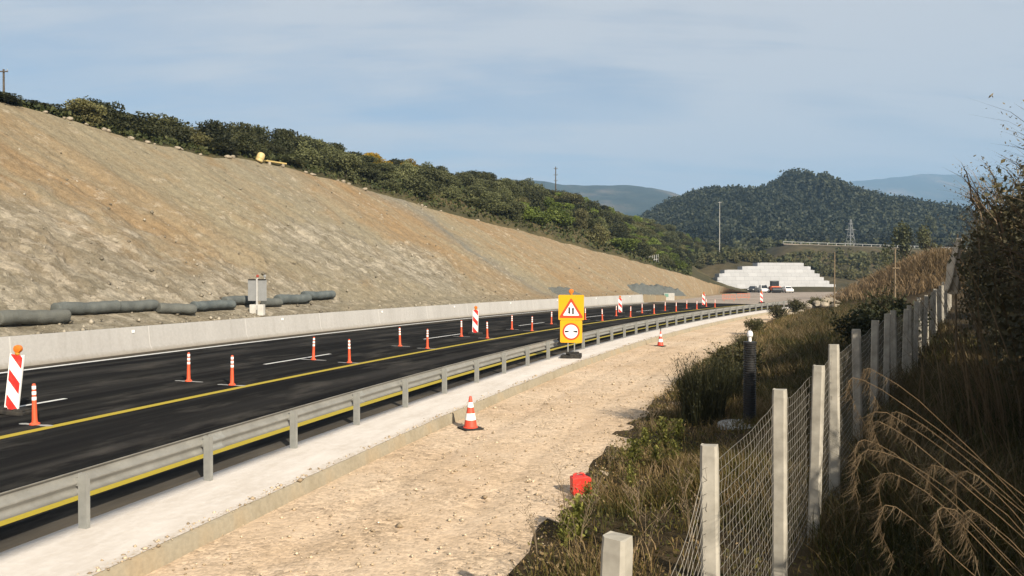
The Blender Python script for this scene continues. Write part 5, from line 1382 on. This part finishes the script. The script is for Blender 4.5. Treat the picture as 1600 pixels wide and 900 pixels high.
# tall dry reeds at the right edge
def reeds(label, x, y, h, n, seed, leanx=-.6, spread=.5):
    r = np.random.default_rng(seed); z = float(z_bank(x, y)); t = thing('dry_reeds', label, 'reeds', (x, y, z-.05), 0, 'dry reed clumps at the right edge')
    P = np.stack([r.normal(size=n)*spread, r.normal(size=n)*spread, np.zeros(n)], -1); az = np.pi + r.normal(size=n)*.7
    hh = h*(.5+.5*r.random(n)); V, F = blades(P, hh, .012+.010*r.random(n), abs(leanx)*hh*(.3+.7*r.random(n)), r, az, 5, .3)
    obj('stalks', mesh_np('stalks', V, F, tint=np.repeat(r.random(n), 5)), M['plume'], t)
reeds('tall dry tan reeds leaning left in front of the shrub at the right edge', 8.3, 12.6, 4.2, 90, 5)
reeds('shorter dry reeds at the right edge below the tall leaning ones', 6.9, 9.6, 2.6, 60, 6)
# arching plume grass in the foreground
def plume_grass(label, base, stems, seed):
    r = np.random.default_rng(seed); z = float(z_bank(base[0], base[1]))
    t = thing('plume_grass', label, 'grass clump', (base[0], base[1], z), 0, 'arching plume grasses in the foreground'); b = MB(); Vs = []; Fs = []; Ts = []; o = 0
    for (tip, mid) in stems:
        A = np.array([r.normal()*.12, r.normal()*.12, 0.]); T = np.array(tip)-np.array([base[0], base[1], z]); Mi = np.array(mid)-np.array([base[0], base[1], z])
        ts = np.linspace(0, 1, 15)[:, None]; C = 2*Mi-.5*A-.5*T; P = A*(1-ts)**2+C*2*ts*(1-ts)+T*ts**2 + np.cumsum(r.normal(size=(15, 3))*.007, 0)*np.sin(ts*math.pi)
        b.tube([tuple(p) for p in P], [.0032*(1-.75*k/14) for k in range(15)], 4)
        m = 120; q = .50+.50*r.random(m)**.7; i = np.minimum((q*14).astype(int), 13); f = (q*14-i)[:, None]; Q = P[i]*(1-f)+P[i+1]*f
        h = -(.02+.075*r.random(m)**1.5)*np.sin(np.clip((q-.45)*5, .3, 1.5)); V, F = blades(Q+r.normal(size=(m, 3))*.006, h, np.full(m, .0019), .02+.09*r.random(m)**1.6, r, np.arctan2(T[1], T[0])+r.normal(size=m)*.55, 3, 0)
        Vs.append(V); Fs.append(F+o); o += len(V); Ts.append(np.repeat(r.random(m), 3))
    n = 160; P = np.stack([r.normal(size=n)*.16, r.normal(size=n)*.16, np.zeros(n)], -1); h = .5+.7*r.random(n); az = np.pi+r.normal(size=n)*1.1
    V, F = blades(P, h, .007+.006*r.random(n), h*(.5+.8*r.random(n)), r, az, 5, 1.2); Vs.append(V); Fs.append(F+o); Ts.append(np.repeat(.3*r.random(n), 5))
    b.obj('stems', M['drystem'], t, True); obj('plumes', mesh_np('plumes', np.concatenate(Vs), np.concatenate(Fs), tint=np.concatenate(Ts)), M['plume'], t)
M['drystem'] = simple('dry_stem', (0.172, 0.115, 0.059, 1), .8, 0, .3, 9)
def pt(px, py, d): return ((px-800)*d/FPX, d, CAMZ-(py-HZ)*d/FPX)
plume_grass('clump of arching dry plume grass at the right edge reaching left over the dark bank', (4.25, 4.55),
            [(pt(1345, 795, 4.3), pt(1440, 740, 4.3)), (pt(1345, 757, 4.4), pt(1420, 736, 4.7)), (pt(1388, 722, 4.6), pt(1470, 722, 4.2)), (pt(1460, 780, 4.3), pt(1540, 775, 4.3))], 1)
plume_grass('lower clump of dry plume grass in the bottom right corner', (3.7, 3.75),
            [(pt(1385, 815, 3.8), pt(1470, 800, 3.8)), (pt(1400, 880, 3.8), pt(1470, 845, 3.8)), (pt(1480, 870, 3.7), pt(1550, 835, 3.7)), (pt(1500, 820, 3.9), pt(1570, 800, 3.8)), (pt(1530, 880, 3.6), pt(1580, 850, 3.6))], 2)
plume_grass('few single plume stems arching over the dark bank above the main clump', (4.8, 5.2),
            [(pt(1362, 680, 4.9), pt(1420, 634, 4.9)), (pt(1378, 640, 5.0), pt(1440, 632, 5.0)), (pt(1385, 712, 4.8), pt(1450, 690, 4.8)), (pt(1420, 690, 5.0), pt(1480, 690, 5.0))], 3)
# torn beige cloth hanging from a pole
x, y = .600*21, 21.0; z = float(z_bank(x, y))
tp = thing('hanging_cloth', 'torn beige cloth hanging from a leaning stick at the far end of the fence', 'cloth', (x, y, z), .2)
zt = CAMZ - (372-HZ)*21/FPX - z; zb = CAMZ - (458-HZ)*21/FPX - z
MB().tube([(.05, 0, -.2), (.03, .02, zt*.6), (.06, .0, zt+.1)], [.03, .028, .02], 7).obj('stick', M['drywood'], tp)
nn, mm = 26, 34; V = []
for i in range(nn):
    for j in range(mm):
        a, q = i/(nn-1), j/(mm-1); wid = .08+.50*q**1.1*(1-.25*q)
        xx = .06 - wid*(1-a)*1.0 + .05*a; zz = zt - (zt-zb)*q*(1-.08*abs(a-.5)) + .05*math.sin(a*9)*q
        V.append((xx, -.05 + .10*math.sin(a*13+q*3)*min(1, .3+q)+.05*float(fbm(a*4, q*4, 5, 3)), zz))
cl_ = obj('sheet', mesh_np('sheet', V, grid(nn, mm), smooth=True), M['tarp'], tp)
sm_ = cl_.modifiers.new('thick', 'SOLIDIFY'); sm_.thickness = .008
# trees beyond the mound
def tree(label, x, y, z, h, w, mat, seed, leaf=.35, n=1800):
    t = thing('tree', label, 'tree', (x, y, z), 0); r = random.Random(seed); b = MB()
    b.tube([(0, 0, -.4), (.05, 0, h*.35), (.1, .05, h*.75)], [.16, .11, .04], 8)
    for k in range(7):
        a = r.random()*6.28; z0 = h*r.uniform(.25, .55); b.tube([(.05, 0, z0), (w*.4*math.cos(a), w*.4*math.sin(a), z0+h*.18), (w*.75*math.cos(a), w*.75*math.sin(a), z0+h*.33)], [.06, .04, .015], 5)
    b.obj('trunk', M['bark'], t, True)
    rg = np.random.default_rng(seed); lob = [(rg.normal()*w*.4, rg.normal()*w*.4, h*(.4+.5*rg.random()), w*(.3+.25*rg.random()), w*(.3+.25*rg.random()), h*(.12+.1*rg.random())) for _ in range(9)]
    C, k = crown_pts(rg, n, lob, .3); V, F = cards(C, leaf, .7, rg); obj('crown', mesh_np('crown', V, F, tint=rg.random(n)), mat, t)
tree('olive-green tree standing behind the tan grass mound', 58.5, 110, float(z_valley(58.5, 110))+2.0, 9.6, 2.0, M['lf_olive'], 3)
tree('bare brownish tree beside the green tree behind the mound', 62.6, 112, 2.0, 8.6, 1.8, M['lf_brown'], 4, .3, 1100)
tree('small pale tree on the plain near the right edge of the forested hill', 222, 390, 24, 13, 3.5, M['lf_olive'], 5, 1.0, 900)
